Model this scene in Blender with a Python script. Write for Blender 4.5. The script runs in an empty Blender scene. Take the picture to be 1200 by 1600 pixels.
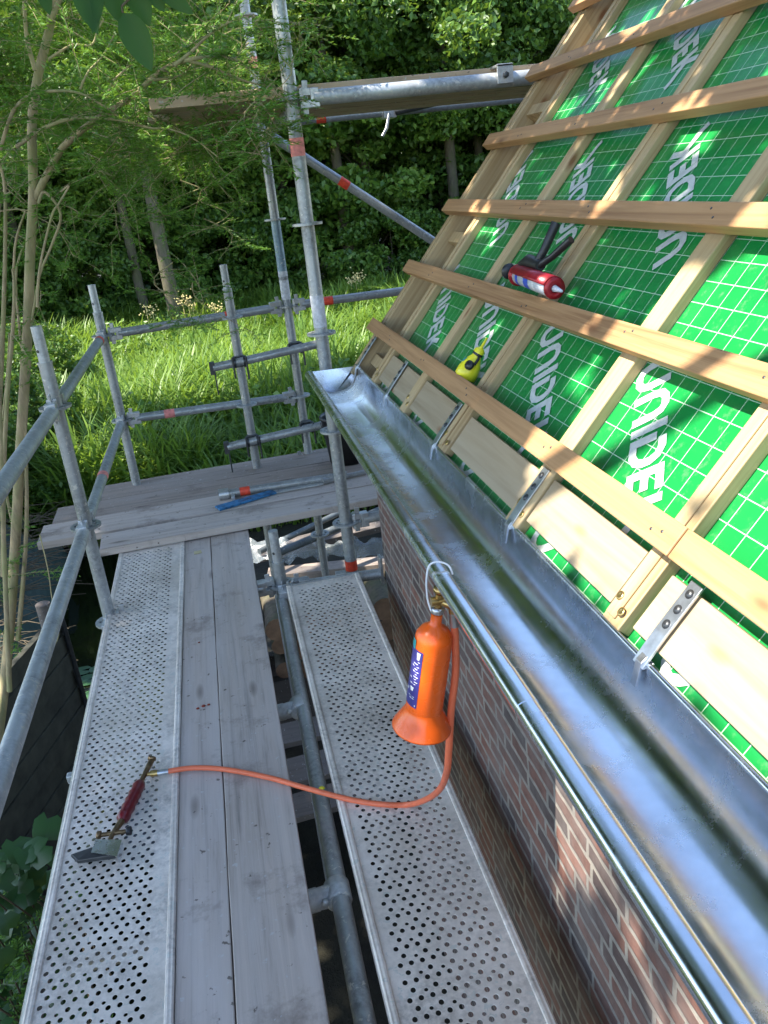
import bpy, bmesh, math, random
import numpy as np
from mathutils import Vector, Matrix
random.seed(7); rng = np.random.default_rng(11)
SC = bpy.context.scene; COL = SC.collection; PI = math.pi

# ---------------------------------------------------------------- camera
FPX = 1296.3; A_, B_, G_ = 0.17215, 0.38316, -0.10917
fw = np.array([math.sin(A_)*math.cos(B_), math.cos(A_)*math.cos(B_), -math.sin(B_)])
r0 = np.array([math.cos(A_), -math.sin(A_), 0]); u0 = np.cross(r0, fw)
rt = math.cos(G_)*r0+math.sin(G_)*u0; up = -math.sin(G_)*r0+math.cos(G_)*u0
cd = bpy.data.cameras.new('camera'); cam = bpy.data.objects.new('camera', cd); COL.objects.link(cam)
cd.sensor_fit = 'VERTICAL'; cd.sensor_height = 36; cd.lens = 36*FPX/1600; cd.clip_start = .02; cd.clip_end = 400
cam.matrix_world = Matrix(((rt[0], up[0], -fw[0], 0), (rt[1], up[1], -fw[1], 0), (rt[2], up[2], -fw[2], 0), (0, 0, 0, 1)))
SC.camera = cam
def at(px, py, **k):
    """world point seen at a photo pixel, on the plane x=, y= or z="""
    v = fw*FPX+rt*(px-600)-up*(py-800); (a, val), = k.items(); i = 'xyz'.index(a)
    return v*val/v[i]

# ---------------------------------------------------------------- light
SUN = np.array([-.56, -.03, .83]); SUN /= np.linalg.norm(SUN)
W = bpy.data.worlds.new('World'); SC.world = W; W.use_nodes = True
n = W.node_tree.nodes; sky = n.new('ShaderNodeTexSky'); sky.sky_type = 'NISHITA'; sky.sun_disc = False
sky.sun_elevation = math.asin(SUN[2]); sky.sun_rotation = math.atan2(SUN[0], SUN[1]); sky.air_density = 1.0; sky.dust_density = .6
W.node_tree.links.new(sky.outputs[0], n['Background'].inputs[0]); n['Background'].inputs[1].default_value = .15
ld = bpy.data.lights.new('sun', 'SUN'); ld.energy = 4.3; ld.angle = math.radians(.5); ld.color = (1, .93, .82)
lo = bpy.data.objects.new('sun', ld); COL.objects.link(lo)
lo.rotation_euler = Vector(SUN).to_track_quat('Z', 'Y').to_euler()
SC.view_settings.view_transform = 'Standard'; SC.view_settings.look = 'None'; SC.view_settings.exposure = 1.78; SC.view_settings.gamma = 1
SC.cycles.max_bounces = 8; SC.cycles.transparent_max_bounces = 8

# ---------------------------------------------------------------- node helpers
class NT:
    def __init__(s, name):
        s.m = bpy.data.materials.new(name); s.m.use_nodes = True; s.t = s.m.node_tree; s.n = s.t.nodes; s.l = s.t.links
        s.p = s.n['Principled BSDF']; s.out = s.n['Material Output']
    def new(s, t, **k):
        x = s.n.new(t)
        for a, b in k.items(): setattr(x, a, b)
        return x
    def link(s, a, b): s.l.new(a, b)
    def coord(s, scale=(1, 1, 1), rot=(0, 0, 0), rand=True, kind='Object'):
        tc = s.new('ShaderNodeTexCoord'); v = tc.outputs[kind]
        if rot != (0, 0, 0):
            vr = s.new('ShaderNodeVectorRotate', rotation_type='EULER_XYZ'); s.link(v, vr.inputs['Vector']); vr.inputs['Rotation'].default_value = rot; v = vr.outputs[0]
        if rand:
            oi = s.new('ShaderNodeObjectInfo'); ad = s.new('ShaderNodeVectorMath', operation='MULTIPLY_ADD')
            s.link(oi.outputs['Random'], ad.inputs[0]); ad.inputs[1].default_value = (7, 13, 5); s.link(v, ad.inputs[2]); v = ad.outputs[0]
        mp = s.new('ShaderNodeMapping'); s.link(v, mp.inputs[0]); mp.inputs['Scale'].default_value = scale
        return mp.outputs[0]
    def noise(s, v, scale, detail=4, rough=.6, dist=0):
        x = s.new('ShaderNodeTexNoise'); s.link(v, x.inputs['Vector']); x.inputs['Scale'].default_value = scale
        x.inputs['Detail'].default_value = detail; x.inputs['Roughness'].default_value = rough; x.inputs['Distortion'].default_value = dist
        return x.outputs['Fac']
    def ramp(s, f, stops):
        x = s.new('ShaderNodeValToRGB'); s.link(f, x.inputs[0]); e = x.color_ramp.elements
        while len(e) < len(stops): e.new(.5)
        for q, (p, c) in zip(e, stops): q.position = p; q.color = (*c, 1) if not isinstance(c, (int, float)) else (c, c, c, 1)
        return x.outputs[0]
    def mix(s, f, a, b, mode='MIX'):
        x = s.new('ShaderNodeMix', data_type='RGBA', blend_type=mode)
        for sock, val in ((x.inputs[0], f), (x.inputs[6], a), (x.inputs[7], b)):
            if isinstance(val, (int, float)): sock.default_value = val
            elif isinstance(val, tuple): sock.default_value = (*val, 1)
            else: s.link(val, sock)
        return x.outputs[2]
    def bump(s, f, strength=.3, dist=.002):
        b = s.new('ShaderNodeBump'); s.link(f, b.inputs['Height']); b.inputs['Strength'].default_value = strength; b.inputs['Distance'].default_value = dist
        s.link(b.outputs[0], s.p.inputs['Normal']); return b
    def set(s, col=None, rough=None, metal=None):
        for k, v in (('Base Color', col), ('Roughness', rough), ('Metallic', metal)):
            if v is None: continue
            if isinstance(v, tuple): s.p.inputs[k].default_value = (*v, 1)
            elif isinstance(v, (int, float)): s.p.inputs[k].default_value = v
            else: s.link(v, s.p.inputs[k])
        return s

def m_plain(name, col, rough=.5, metal=0, var=.25, sc=30, bump=.1):
    t = NT(name); v = t.coord(); f = t.noise(v, sc, 5)
    d = tuple(c*(1-var) for c in col); e = tuple(min(1, c*(1+var*.6)) for c in col)
    t.set(t.ramp(f, [(.3, d), (.7, e)]), rough, metal)
    if bump: t.bump(f, bump, .002)
    return t.m
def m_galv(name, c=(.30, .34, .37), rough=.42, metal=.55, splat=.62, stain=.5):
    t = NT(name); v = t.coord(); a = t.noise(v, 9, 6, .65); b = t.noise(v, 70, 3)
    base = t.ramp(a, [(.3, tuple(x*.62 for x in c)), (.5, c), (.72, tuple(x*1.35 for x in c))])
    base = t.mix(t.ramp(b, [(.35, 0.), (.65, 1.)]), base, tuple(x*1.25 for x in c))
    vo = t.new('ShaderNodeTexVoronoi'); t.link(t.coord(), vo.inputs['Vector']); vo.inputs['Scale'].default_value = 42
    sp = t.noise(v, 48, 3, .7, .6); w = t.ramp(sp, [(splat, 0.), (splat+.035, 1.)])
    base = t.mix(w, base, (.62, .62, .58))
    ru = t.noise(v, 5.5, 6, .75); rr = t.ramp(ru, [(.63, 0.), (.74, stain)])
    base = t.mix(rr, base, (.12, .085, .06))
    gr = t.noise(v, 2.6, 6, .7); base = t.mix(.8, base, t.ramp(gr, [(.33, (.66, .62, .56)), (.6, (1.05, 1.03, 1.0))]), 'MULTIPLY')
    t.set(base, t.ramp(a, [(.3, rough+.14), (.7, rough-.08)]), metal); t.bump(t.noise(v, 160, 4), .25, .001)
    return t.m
def m_wood(name, axis, light=(.60, .40, .21), dark=(.43, .25, .105), rot=(0, 0, 0), knots=True, rough=.62, grain=1.0):
    """fresh softwood, grain along axis"""
    t = NT(name); s3 = [58*grain]*3; s3[axis] = 1.5
    v = t.coord(tuple(s3), rot); v1 = t.coord((1, 1, 1), rot)
    f = t.noise(v, 1, 5, .62, .8); wob = t.noise(v1, 3, 2)
    col = t.ramp(f, [(.34, dark), (.47, tuple((a+b)/2 for a, b in zip(light, dark))), (.60, light)])
    sl = [8.]*3; sl[axis] = .9
    lf = t.noise(t.coord(tuple(sl), rot), 1, 2)
    col = t.mix(t.ramp(lf, [(.35, 0.), (.7, .55)]), col, tuple(min(1, x*1.35) for x in light))
    if knots:
        k3 = [9.]*3; k3[axis] = 3.2
        vo = t.new('ShaderNodeTexVoronoi'); t.link(t.coord(tuple(k3), rot), vo.inputs['Vector']); vo.inputs['Scale'].default_value = 1
        kk = t.ramp(vo.outputs['Distance'], [(.04, 1.), (.075, .55), (.13, 0.)])
        col = t.mix(kk, col, (.22, .10, .04))
    t.set(col, rough, 0); t.bump(f, .25, .0015)
    return t.m
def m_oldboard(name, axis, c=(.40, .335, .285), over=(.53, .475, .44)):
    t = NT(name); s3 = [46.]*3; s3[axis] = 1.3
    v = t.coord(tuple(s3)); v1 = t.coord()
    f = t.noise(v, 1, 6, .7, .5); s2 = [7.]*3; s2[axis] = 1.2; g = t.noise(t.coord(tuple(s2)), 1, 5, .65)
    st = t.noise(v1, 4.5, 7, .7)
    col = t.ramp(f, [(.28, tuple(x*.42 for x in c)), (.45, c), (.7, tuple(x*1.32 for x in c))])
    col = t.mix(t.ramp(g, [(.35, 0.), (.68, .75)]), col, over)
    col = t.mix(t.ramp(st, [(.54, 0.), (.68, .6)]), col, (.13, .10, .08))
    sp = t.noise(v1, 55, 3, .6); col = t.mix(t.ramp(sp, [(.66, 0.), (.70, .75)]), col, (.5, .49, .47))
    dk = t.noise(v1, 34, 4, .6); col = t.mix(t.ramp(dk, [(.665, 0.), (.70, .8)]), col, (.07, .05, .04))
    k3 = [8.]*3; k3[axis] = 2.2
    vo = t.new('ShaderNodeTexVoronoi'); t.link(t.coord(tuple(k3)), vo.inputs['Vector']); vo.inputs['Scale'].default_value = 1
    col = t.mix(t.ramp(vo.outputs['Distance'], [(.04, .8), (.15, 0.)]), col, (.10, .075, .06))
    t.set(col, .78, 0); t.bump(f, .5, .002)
    return t.m
def m_leaf(name, c1, c2, trans=.35, rough=.45):
    t = NT(name); oi = t.new('ShaderNodeObjectInfo')
    at_ = t.new('ShaderNodeAttribute', attribute_name='rnd'); col = t.mix(at_.outputs['Fac'], c1, c2)
    t.set(col, rough, 0)
    tr = t.new('ShaderNodeBsdfTranslucent'); t.link(t.mix(.5, col, (.22, .30, .02)), tr.inputs[0])
    mx = t.new('ShaderNodeMixShader'); mx.inputs[0].default_value = trans
    t.link(t.p.outputs[0], mx.inputs[1]); t.link(tr.outputs[0], mx.inputs[2]); t.link(mx.outputs[0], t.out.inputs[0])
    return t.m
def m_bark(name, c=(.16, .13, .09), moss=(.13, .14, .05)):
    t = NT(name); v = t.coord((1, 1, .25)); f = t.noise(v, 26, 6, .7)
    g = t.noise(t.coord(), 6, 4); col = t.ramp(f, [(.3, tuple(x*.5 for x in c)), (.65, tuple(x*1.3 for x in c))])
    col = t.mix(t.ramp(g, [(.4, 0.), (.65, .8)]), col, moss); t.set(col, .85); t.bump(f, .6, .006)
    return t.m

M = {}
M['galv'] = m_galv('galvanised_tube', (.32, .345, .36)); M['galv_shaded'] = m_galv('galvanised_shaded', (.13, .155, .17), .5, .4, .66, .3); M['galv_light'] = m_galv('galvanised_light', (.40, .43, .45), .46, .5, .6, .3)  # darker copy of the tube steel, shade under the boards put into its colour
M['galv_blue'] = m_galv('galvanised_bluish', (.20, .29, .36), .45, .45, .63, .3)
M['galv_cast'] = m_galv('galvanised_casting', (.44, .46, .48), .36, .7, .7, .2)
M['deck'] = m_galv('deck_steel', (.64, .59, .54), .55, .12, .60, .4)
M['dark_steel'] = m_plain('dark_steel', (.07, .075, .08), .4, .7)
M['zinc_strap'] = m_plain('strap_steel', (.55, .57, .60), .3, .9, .3, 40)
M['red_tape'] = m_plain('red_tape', (.78, .07, .03), .5, 0, .3, 60); M['pink_tape'] = m_plain('faded_tape', (.75, .25, .22), .6, 0, .35, 50)
M['white_tape'] = m_plain('white_label', (.55, .56, .58), .5, 0, .3, 70)
M['blue_paint'] = m_plain('blue_paint', (.03, .17, .36), .55, .1, .8, 30)
t = NT('orange_paint'); v = t.coord(); ch = t.noise(v, 75, 6, .75); sm = t.noise(v, 14, 5)
t.set(t.mix(t.ramp(ch, [(.68, 0.), (.70, .9)]), t.mix(t.ramp(sm, [(.5, 0.), (.75, .35)]), (.90, .13, .012), (.55, .10, .03)), (.25, .20, .17)), t.ramp(sm, [(.4, .2), (.7, .42)]), 0); M['orange'] = t.m
M['hose'] = m_plain('hose_rubber', (.78, .17, .075), .42, 0, .12, 30, .03)
M['brass'] = m_plain('brass', (.62, .42, .16), .3, 1, .4, 60); M['old_brass'] = m_plain('old_brass', (.22, .15, .08), .4, .9, .5, 60)
M['red_handle'] = m_plain('dark_red_plastic', (.16, .010, .016), .28, 0, .3, 40, .05)
M['black'] = m_plain('black_plastic', (.018, .018, .02), .4, 0, .3, 40, .05)
M['print'] = m_plain('membrane_print', (.47, .50, .48), .5, 0, .15, 60, .02); M['white'] = m_plain('white_print', (.72, .73, .74), .5, 0, .08, 40, .02)
M['navy'] = m_plain('navy_label', (.045, .04, .22), .35, 0, .15, 40, .02)
M['gun_red'] = m_plain('red_enamel', (.36, .012, .02), .35, .2, .35, 40, .02)
M['cart'] = m_plain('pale_cartridge', (.62, .65, .70), .35, 0, .1, 50, .02); M['blue_print'] = m_plain('blue_print', (.03, .08, .5), .4, 0, .1, 40, .02)
M['yellow'] = m_plain('yellow_plastic', (.80, .72, .03), .3, 0, .08, 20, .02)
M['teal'] = m_plain('teal_label', (.03, .35, .38), .4)
M['woodY'] = m_wood('batten_wood_lengthways', 1, (.40, .225, .10), (.23, .11, .042))
TH = math.radians(50)
M['woodS'] = m_wood('batten_wood_up_slope', 0, (.42, .31, .165), (.26, .16, .065), rot=(0, TH, 0))
M['ply'] = m_wood('plywood', 1, (.34, .27, .175), (.25, .185, .105), grain=.6)
M['ply2'] = m_wood('verge_plywood', 1, (.50, .33, .18), (.36, .21, .10), grain=.4)
M['boardX'] = m_oldboard('old_board_crossways', 0); M['boardY'] = m_oldboard('old_board_lengthways', 1)
M['boardX_dark'] = m_oldboard('old_board_brown', 0, (.25, .20, .165), (.32, .28, .25)); M['board_up'] = m_oldboard('old_board_tan', 0, (.42, .30, .19), (.50, .38, .26)); M['board_shaded'] = m_oldboard('old_board_shaded', 0, (.10, .085, .075), (.15, .13, .12))  # low boards darkened in colour to stand in for shade below the scaffold
M['bark'] = m_bark('bark', (.11, .09, .065), (.08, .085, .035)); M['yewbark'] = m_bark('yew_bark', (.36, .28, .16), (.26, .27, .10))
M['twig'] = m_plain('twig', (.11, .085, .05), .8, 0, .4)
M['leafA'] = m_leaf('forest_leaf', (.038, .10, .018), (.14, .26, .04)); M['leafB'] = m_leaf('forest_leaf_light', (.06, .15, .025), (.18, .30, .045))
M['needle'] = m_leaf('yew_needle', (.05, .17, .02), (.17, .36, .045), .35)
M['grass'] = m_leaf('reed_grass', (.055, .15, .02), (.24, .38, .06), .5); M['ivy'] = m_leaf('ivy_leaf', (.035, .10, .03), (.06, .16, .035), .2, .35)
M['broad'] = m_leaf('broad_leaf', (.035, .12, .04), (.06, .18, .05), .3, .4)
M['flower'] = m_plain('seed_head', (.6, .5, .22), .8)
t = NT('insulation_green'); v = t.coord((1, 1, 1), (0, TH, 0), rand=False); sx = t.new('ShaderNodeSeparateXYZ'); t.link(v, sx.inputs[0])
# grid lines 46.5 mm apart (x' = up the slope after turning, y = along the eaves)
def lines(sock, off):
    a = t.new('ShaderNodeMath', operation='ADD'); t.link(sock, a.inputs[0]); a.inputs[1].default_value = off
    b = t.new('ShaderNodeMath', operation='PINGPONG'); t.link(a.outputs[0], b.inputs[0]); b.inputs[1].default_value = .02325
    c = t.new('ShaderNodeMath', operation='LESS_THAN'); t.link(b.outputs[0], c.inputs[0]); c.inputs[1].default_value = .00085
    return c.outputs[0]
S0 = (.56*math.cos(TH)-.70*math.sin(TH))       # x' of the eaves line
l1 = lines(sx.outputs[0], -(S0+.0287)+10*.0465); l2 = lines(sx.outputs[1], -.0035+10*.0465)
mm = t.new('ShaderNodeMath', operation='MAXIMUM'); t.link(l1, mm.inputs[0]); t.link(l2, mm.inputs[1])
g = t.noise(t.coord(rand=False), 3, 4); du = t.noise(t.coord(rand=False), 40, 6, .75); gc = t.mix(t.ramp(du, [(.56, 0.), (.72, .22)]), t.ramp(g, [(.3, (.006, .185, .040)), (.7, (.010, .25, .048))]), (.35, .42, .30))
t.set(t.mix(mm.outputs[0], gc, (.42, .56, .42)), .28, 0); t.bump(t.noise(t.coord(rand=False), 7, 4), .3, .006); M['green'] = t.m
t = NT('zinc_gutter'); v = t.coord((1, .12, 1), rand=False); f = t.noise(v, 22, 4)
t.set(t.ramp(t.noise(t.coord(rand=False), 5, 6, .7), [(.35, (.60, .63, .66)), (.65, (.78, .80, .82))]), t.ramp(f, [(.35, .17), (.7, .27)]), 1.0)
sc_ = t.noise(t.coord((1, 1, 1), rand=False), 130, 5, .8); bl_ = t.noise(t.coord((1, 1, 1), rand=False), 11, 6, .7)
t.set(t.mix(t.ramp(sc_, [(.69, 0.), (.72, .6)]), t.ramp(t.noise(t.coord(rand=False), 5, 6, .7), [(.35, (.60, .63, .66)), (.65, (.78, .80, .82))]), (.32, .31, .29)), t.ramp(bl_, [(.38, .20), (.55, .26), (.68, .38)]), 1.0)
t.bump(t.noise(t.coord((2, .4, 2), rand=False), 3, 1), .03, .01); M['zinc'] = t.m
t = NT('old_brick'); v = t.coord(rand=False); sx = t.new('ShaderNodeSeparateXYZ'); t.link(v, sx.inputs[0]); cb = t.new('ShaderNodeCombineXYZ')
ax = t.new('ShaderNodeMath', operation='ADD'); t.link(sx.outputs[0], ax.inputs[0]); t.link(sx.outputs[1], ax.inputs[1])
t.link(ax.outputs[0], cb.inputs[0]); t.link(sx.outputs[2], cb.inputs[1])
wob = t.new('ShaderNodeTexNoise'); t.link(v, wob.inputs['Vector']); wob.inputs['Scale'].default_value = 14
wm = t.new('ShaderNodeVectorMath', operation='MULTIPLY_ADD'); t.link(wob.outputs['Color'], wm.inputs[0]); wm.inputs[1].default_value = (.018, .012, 0); t.link(cb.outputs[0], wm.inputs[2])
br = t.new('ShaderNodeTexBrick'); t.link(wm.outputs[0], br.inputs['Vector']); br.inputs['Scale'].default_value = 1; br.inputs['Brick Width'].default_value = .165
br.inputs['Row Height'].default_value = .050; br.inputs['Mortar Size'].default_value = .0078; br.inputs['Mortar Smooth'].default_value = .3; br.inputs['Bias'].default_value = 0.0
br.offset = .37; br.squash = .7; br.squash_frequency = 3
br.inputs['Color1'].default_value = (.20, .088, .062, 1); br.inputs['Color2'].default_value = (.065, .048, .045, 1); br.inputs['Mortar'].default_value = (.26, .235, .20, 1)
f = t.noise(v, 30, 6, .7); col = t.mix(.75, br.outputs['Color'], t.ramp(f, [(.3, .45), (.7, 1.2)]), 'MULTIPLY')
g = t.noise(v, 7, 5); col = t.mix(t.ramp(g, [(.42, 0.), (.68, .5)]), col, (.18, .16, .15))
t.set(col, .85); inv = t.new('ShaderNodeMath', operation='SUBTRACT'); inv.inputs[0].default_value = 1; t.link(br.outputs['Fac'], inv.inputs[1])
hh = t.new('ShaderNodeMath', operation='MULTIPLY_ADD'); t.link(f, hh.inputs[0]); hh.inputs[1].default_value = .4; t.link(inv.outputs[0], hh.inputs[2]); t.bump(hh.outputs[0], .7, .006); M['brick'] = t.m
t = NT('ground_soil'); v = t.coord(rand=False); f = t.noise(v, 3, 8, .7); t.set(t.ramp(f, [(.3, (.008, .007, .005)), (.7, (.028, .026, .014))]), .95); t.bump(f, .8, .05); M['soil'] = t.m
t = NT('canal_water'); t.set((.010, .013, .006), .06, 0); t.p.inputs['IOR'].default_value = 1.33; t.bump(t.noise(t.coord((1, 1, 1), rand=False), 7, 3), .06, .02); M['water'] = t.m
t = NT('plastic_sheet'); t.set((.30, .34, .36), .18, 0); tr = t.new('ShaderNodeBsdfTransparent'); mx = t.new('ShaderNodeMixShader'); mx.inputs[0].default_value = .5
t.link(t.p.outputs[0], mx.inputs[1]); t.link(tr.outputs[0], mx.inputs[2]); t.link(mx.outputs[0], t.out.inputs[0]); t.bump(t.noise(t.coord(), 16, 4), .8, .02); M['film'] = t.m
M['log_end'] = m_plain('log_end', (.24, .14, .08), .8, 0, .4, 14); M['quay'] = m_plain('quay_planks', (.045, .045, .032), .85, 0, .5, 9); M['net'] = m_plain('blue_green_netting', (.03, .055, .045), .7, 0, .4, 20)

# ---------------------------------------------------------------- mesh helpers
def frame(d, hint=(0, 0, 1)):
    d = Vector(d).normalized(); h = Vector(hint)
    if abs(d.dot(h)) > .98: h = Vector((1, 0, 0))
    x = h.cross(d).normalized(); return x, d.cross(x).normalized(), d
class MB:
    def __init__(s): s.v = []; s.f = []; s.mi = []; s.sm = []
    def add(s, vs, fs, mi=0, sm=False):
        b = len(s.v); s.v += [tuple(map(float, p)) for p in vs]
        for f in fs: s.f.append(tuple(b+i for i in f)); s.mi.append(mi); s.sm.append(sm)
        return s
    def box(s, x0, x1, y0, y1, z0, z1, mi=0, T=None):
        vs = [Vector((x, y, z)) for x in (x0, x1) for y in (y0, y1) for z in (z0, z1)]
        if T is not None: vs = [T @ p for p in vs]
        return s.add(vs, [(0, 1, 3, 2), (4, 6, 7, 5), (0, 4, 5, 1), (2, 3, 7, 6), (0, 2, 6, 4), (1, 5, 7, 3)], mi)
    def tube(s, pts, r, n=14, mi=0, caps=True, hollow=0):
        pts = [Vector(p) for p in pts]; k = len(pts); rs = r if isinstance(r, (list, tuple)) else [r]*k
        X = None; rings = []
        for i, p in enumerate(pts):
            d = (pts[min(i+1, k-1)]-pts[max(i-1, 0)]).normalized()
            if X is None: X, Y, _ = frame(d)
            else: X = (X-d*X.dot(d)).normalized(); Y = d.cross(X)
            rings.append([p+X*(math.cos(2*PI*j/n)*rs[i])+Y*(math.sin(2*PI*j/n)*rs[i]) for j in range(n)])
        vs = [q for rg in rings for q in rg]; fs = []
        for i in range(k-1):
            for j in range(n): a = i*n+j; b = i*n+(j+1) % n; fs.append((a, b, b+n, a+n))
        s.add(vs, fs, mi, True)
        if caps: s.add(rings[0], [tuple(range(n))[::-1]], mi); s.add(rings[-1], [tuple(range(n))], mi)
        return s
    def lathe(s, prof, o, ax=(0, 0, 1), n=28, mi=0, sm=True):
        X, Y, Z = frame(ax, (0, 1, 0)); o = Vector(o); vs = []
        for r, h in prof: vs += [o+Z*h+X*(math.cos(2*PI*j/n)*r)+Y*(math.sin(2*PI*j/n)*r) for j in range(n)]
        fs = [(i*n+j, i*n+(j+1) % n, (i+1)*n+(j+1) % n, (i+1)*n+j) for i in range(len(prof)-1) for j in range(n)]
        return s.add(vs, fs, mi, sm)
    def build(s, name, mats, parent=None, bev=0, smooth_angle=None):
        me = bpy.data.meshes.new(name); me.from_pydata(s.v, [], s.f)
        for m in (mats if isinstance(mats, (list, tuple)) else [mats]): me.materials.append(m)
        me.polygons.foreach_set('material_index', s.mi); me.polygons.foreach_set('use_smooth', s.sm)
        me.update(); return link(name, me, parent, bev)
def link(name, me, parent=None, bev=0):
    o = bpy.data.objects.new(name, me); COL.objects.link(o)
    if parent is not None:
        o.parent = parent; o.matrix_parent_inverse = Matrix.Translation(-Vector(parent.location)) if parent.type == 'EMPTY' else Matrix()
    if bev: b = o.modifiers.new('bevel', 'BEVEL'); b.width = bev; b.segments = 2; b.limit_method = 'ANGLE'
    return o
def empty(name, loc, label, cat, group=None):
    o = bpy.data.objects.new(name, None); COL.objects.link(o); o.location = loc; o.empty_display_size = .05
    return tag(o, label, cat, group)
def tag(o, label, cat, group=None, kind=None):
    o['label'] = label; o['category'] = cat
    if group: o['group'] = group
    if kind: o['kind'] = kind
    return o
def structure(o, kind='structure'): o['kind'] = kind; return o
def np_mesh(name, V, F, mat, rnd=None, smooth=False):
    """V (n,3), F (m,k) all faces with k corners"""
    me = bpy.data.meshes.new(name); m, k = F.shape
    me.vertices.add(len(V)); me.vertices.foreach_set('co', V.astype(np.float32).ravel())
    me.loops.add(m*k); me.loops.foreach_set('vertex_index', F.astype(np.int32).ravel())
    me.polygons.add(m); me.polygons.foreach_set('loop_start', np.arange(m, dtype=np.int32)*k)
    me.materials.append(mat); me.update(calc_edges=True)
    if rnd is not None:
        a = me.attributes.new('rnd', 'FLOAT', 'FACE'); a.data.foreach_set('value', rnd.astype(np.float32))
    return me
def unit(a): return a/np.maximum(np.linalg.norm(a, axis=-1, keepdims=True), 1e-9)
def leaves(P, size, mat, name, long=1.5, droop=None, normal_up=.4, shade=None):
    """one bent pointed leaf of 2 quads per point"""
    k = len(P); N = unit(rng.normal(size=(k, 3))+np.array([0, 0, normal_up*2.2])); D = rng.normal(size=(k, 3))
    if droop is not None: D = D+np.array([0, 0, -droop])
    D = unit(D-N*(D*N).sum(1, keepdims=True)); S = np.cross(N, D); s = (size*rng.uniform(.65, 1.35, k))[:, None]
    w = s*.42; l = s*long*.5
    v0 = P-D*l; v1 = P+S*w+N*w*.35; v2 = P+D*l; v3 = P-S*w+N*w*.35
    V = np.stack([v0, v1, v2, v3], 1).reshape(-1, 3); b = np.arange(k)[:, None]*4
    F = np.concatenate([b+np.array([[0, 1, 2]]), b+np.array([[0, 2, 3]])], 0)
    r = rng.uniform(0, 1, k) if shade is None else shade
    return np_mesh(name, V, F, mat, np.concatenate([r, r]))

# ================================================================ GROUND, WATER
def ground_h(x, y):
    z = -3.45+.10*np.sin(x*.7+1.3)*np.cos(y*.5)
    canal = (1/(1+np.exp(-(x+3.0)*5)))*(1/(1+np.exp((x+.75)*7)))*(1/(1+np.exp((y-9.3)*4)))
    return z-canal*1.1
gx = np.concatenate([np.linspace(-120, -9, 18), np.linspace(-8, 8, 97), np.linspace(9, 120, 18)])
gy = np.concatenate([np.linspace(-60, -5, 10), np.linspace(-4, 14, 91), np.linspace(15, 200, 28)])
GX, GY = np.meshgrid(gx, gy); GZ = ground_h(GX, GY); nx, ny = len(gx), len(gy)
idx = np.arange(nx*ny).reshape(ny, nx); F = np.stack([idx[:-1, :-1], idx[:-1, 1:], idx[1:, 1:], idx[1:, :-1]], -1).reshape(-1, 4)
structure(link('ground', np_mesh('ground', np.stack([GX, GY, GZ], -1).reshape(-1, 3), F, M['soil'])))
structure(MB().add([(-6, -4, -3.78), (0, -4, -3.78), (0, 10.5, -3.78), (-6, 10.5, -3.78)], [(0, 1, 2, 3)]).build('water', M['water']))

# ================================================================ HOUSE
house = empty('brick_house', (2.2, 1, -3.45), 'brick house under re-roofing with bare green insulated roof slope and zinc gutter', 'house')
WX = .545
wall = MB().box(WX, 6.0, -3.0, 3.26, -3.6, -.86).build('wall', M['brick'], house)
ED = np.array([math.cos(TH), 0, math.sin(TH)]); EN = np.array([-math.sin(TH), 0, math.cos(TH)])
RP = lambda s, y, h: np.array([.56, 0, -.70])+ED*s+EN*h+np.array([0, y, 0])
RT = Matrix(((ED[0], 0, EN[0], .56), (0, 1, 0, 0), (ED[2], 0, EN[2], -.70), (0, 0, 0, 1)))   # (s, y, h) -> world
SMAX = 4.2
roof = MB().box(-.055, SMAX, -3.0, 3.03, -.12, 0, T=RT).build('roof_panel', M['green'], house)
def lbox(name, s0, s1, y0, y1, h0, h1, mat, par=roof, bev=.002):
    return MB().box(s0, s1, y0, y1, h0, h1, T=RT).build(name, mat, par, bev)
# the other slope, so that the house is whole
rx = .56+ED[0]*SMAX; rz = -.70+ED[2]*SMAX
MB().add([(rx+.05, -3, rz), (rx+.05, 3.03, rz), (2*rx-.5, 3.03, -.74), (2*rx-.5, -3, -.74), (rx-.04, -3, rz-.15), (rx-.04, 3.03, rz-.15), (2*rx-.62, 3.03, -.84), (2*rx-.62, -3, -.84)],
         [(0, 1, 2, 3), (7, 6, 5, 4), (0, 3, 7, 4), (1, 5, 6, 2), (0, 4, 5, 1), (3, 2, 6, 7)]).build('rear_roof_slope', M['green'], house)
g1 = .56+ED[0]*.05
MB().add([(g1+.02, 3.02, -.86), (2*rx-g1, 3.02, -.86), (rx, 3.02, rz-.25), (g1+.02, 2.8, -.86), (2*rx-g1, 2.8, -.86), (rx, 2.8, rz-.25)],
         [(0, 2, 1), (3, 4, 5), (0, 1, 4, 3), (1, 2, 5, 4), (2, 0, 3, 5)]).build('gable', M['brick'], house)
CH, BT = .026, .030
CB = [(2.955, 3.012, 2), (2.49, 2.55, 0), (2.03, 2.10, 1), (1.49, 1.555, 0), (1.047, 1.10, 1), (.56, .62, 0), (.10, .165, 1), (-.40, -.34, 0), (-.9, -.84, 0), (-1.4, -1.34, 0), (-1.9, -1.84, 0), (-2.4, -2.34, 0)]
for y0, y1, k in CB:
    s0 = -.016+random.uniform(-.004, .006)
    m = MB().box(s0, SMAX, y0, y1, .0005, CH, T=RT)
    if k: m.box(s0+.01, SMAX, y1-.033, y1-.004, CH, CH+.004, T=RT)          # ridge of a second lath
    m.build('counter_batten', M['woodS'], roof, .003)
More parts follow.
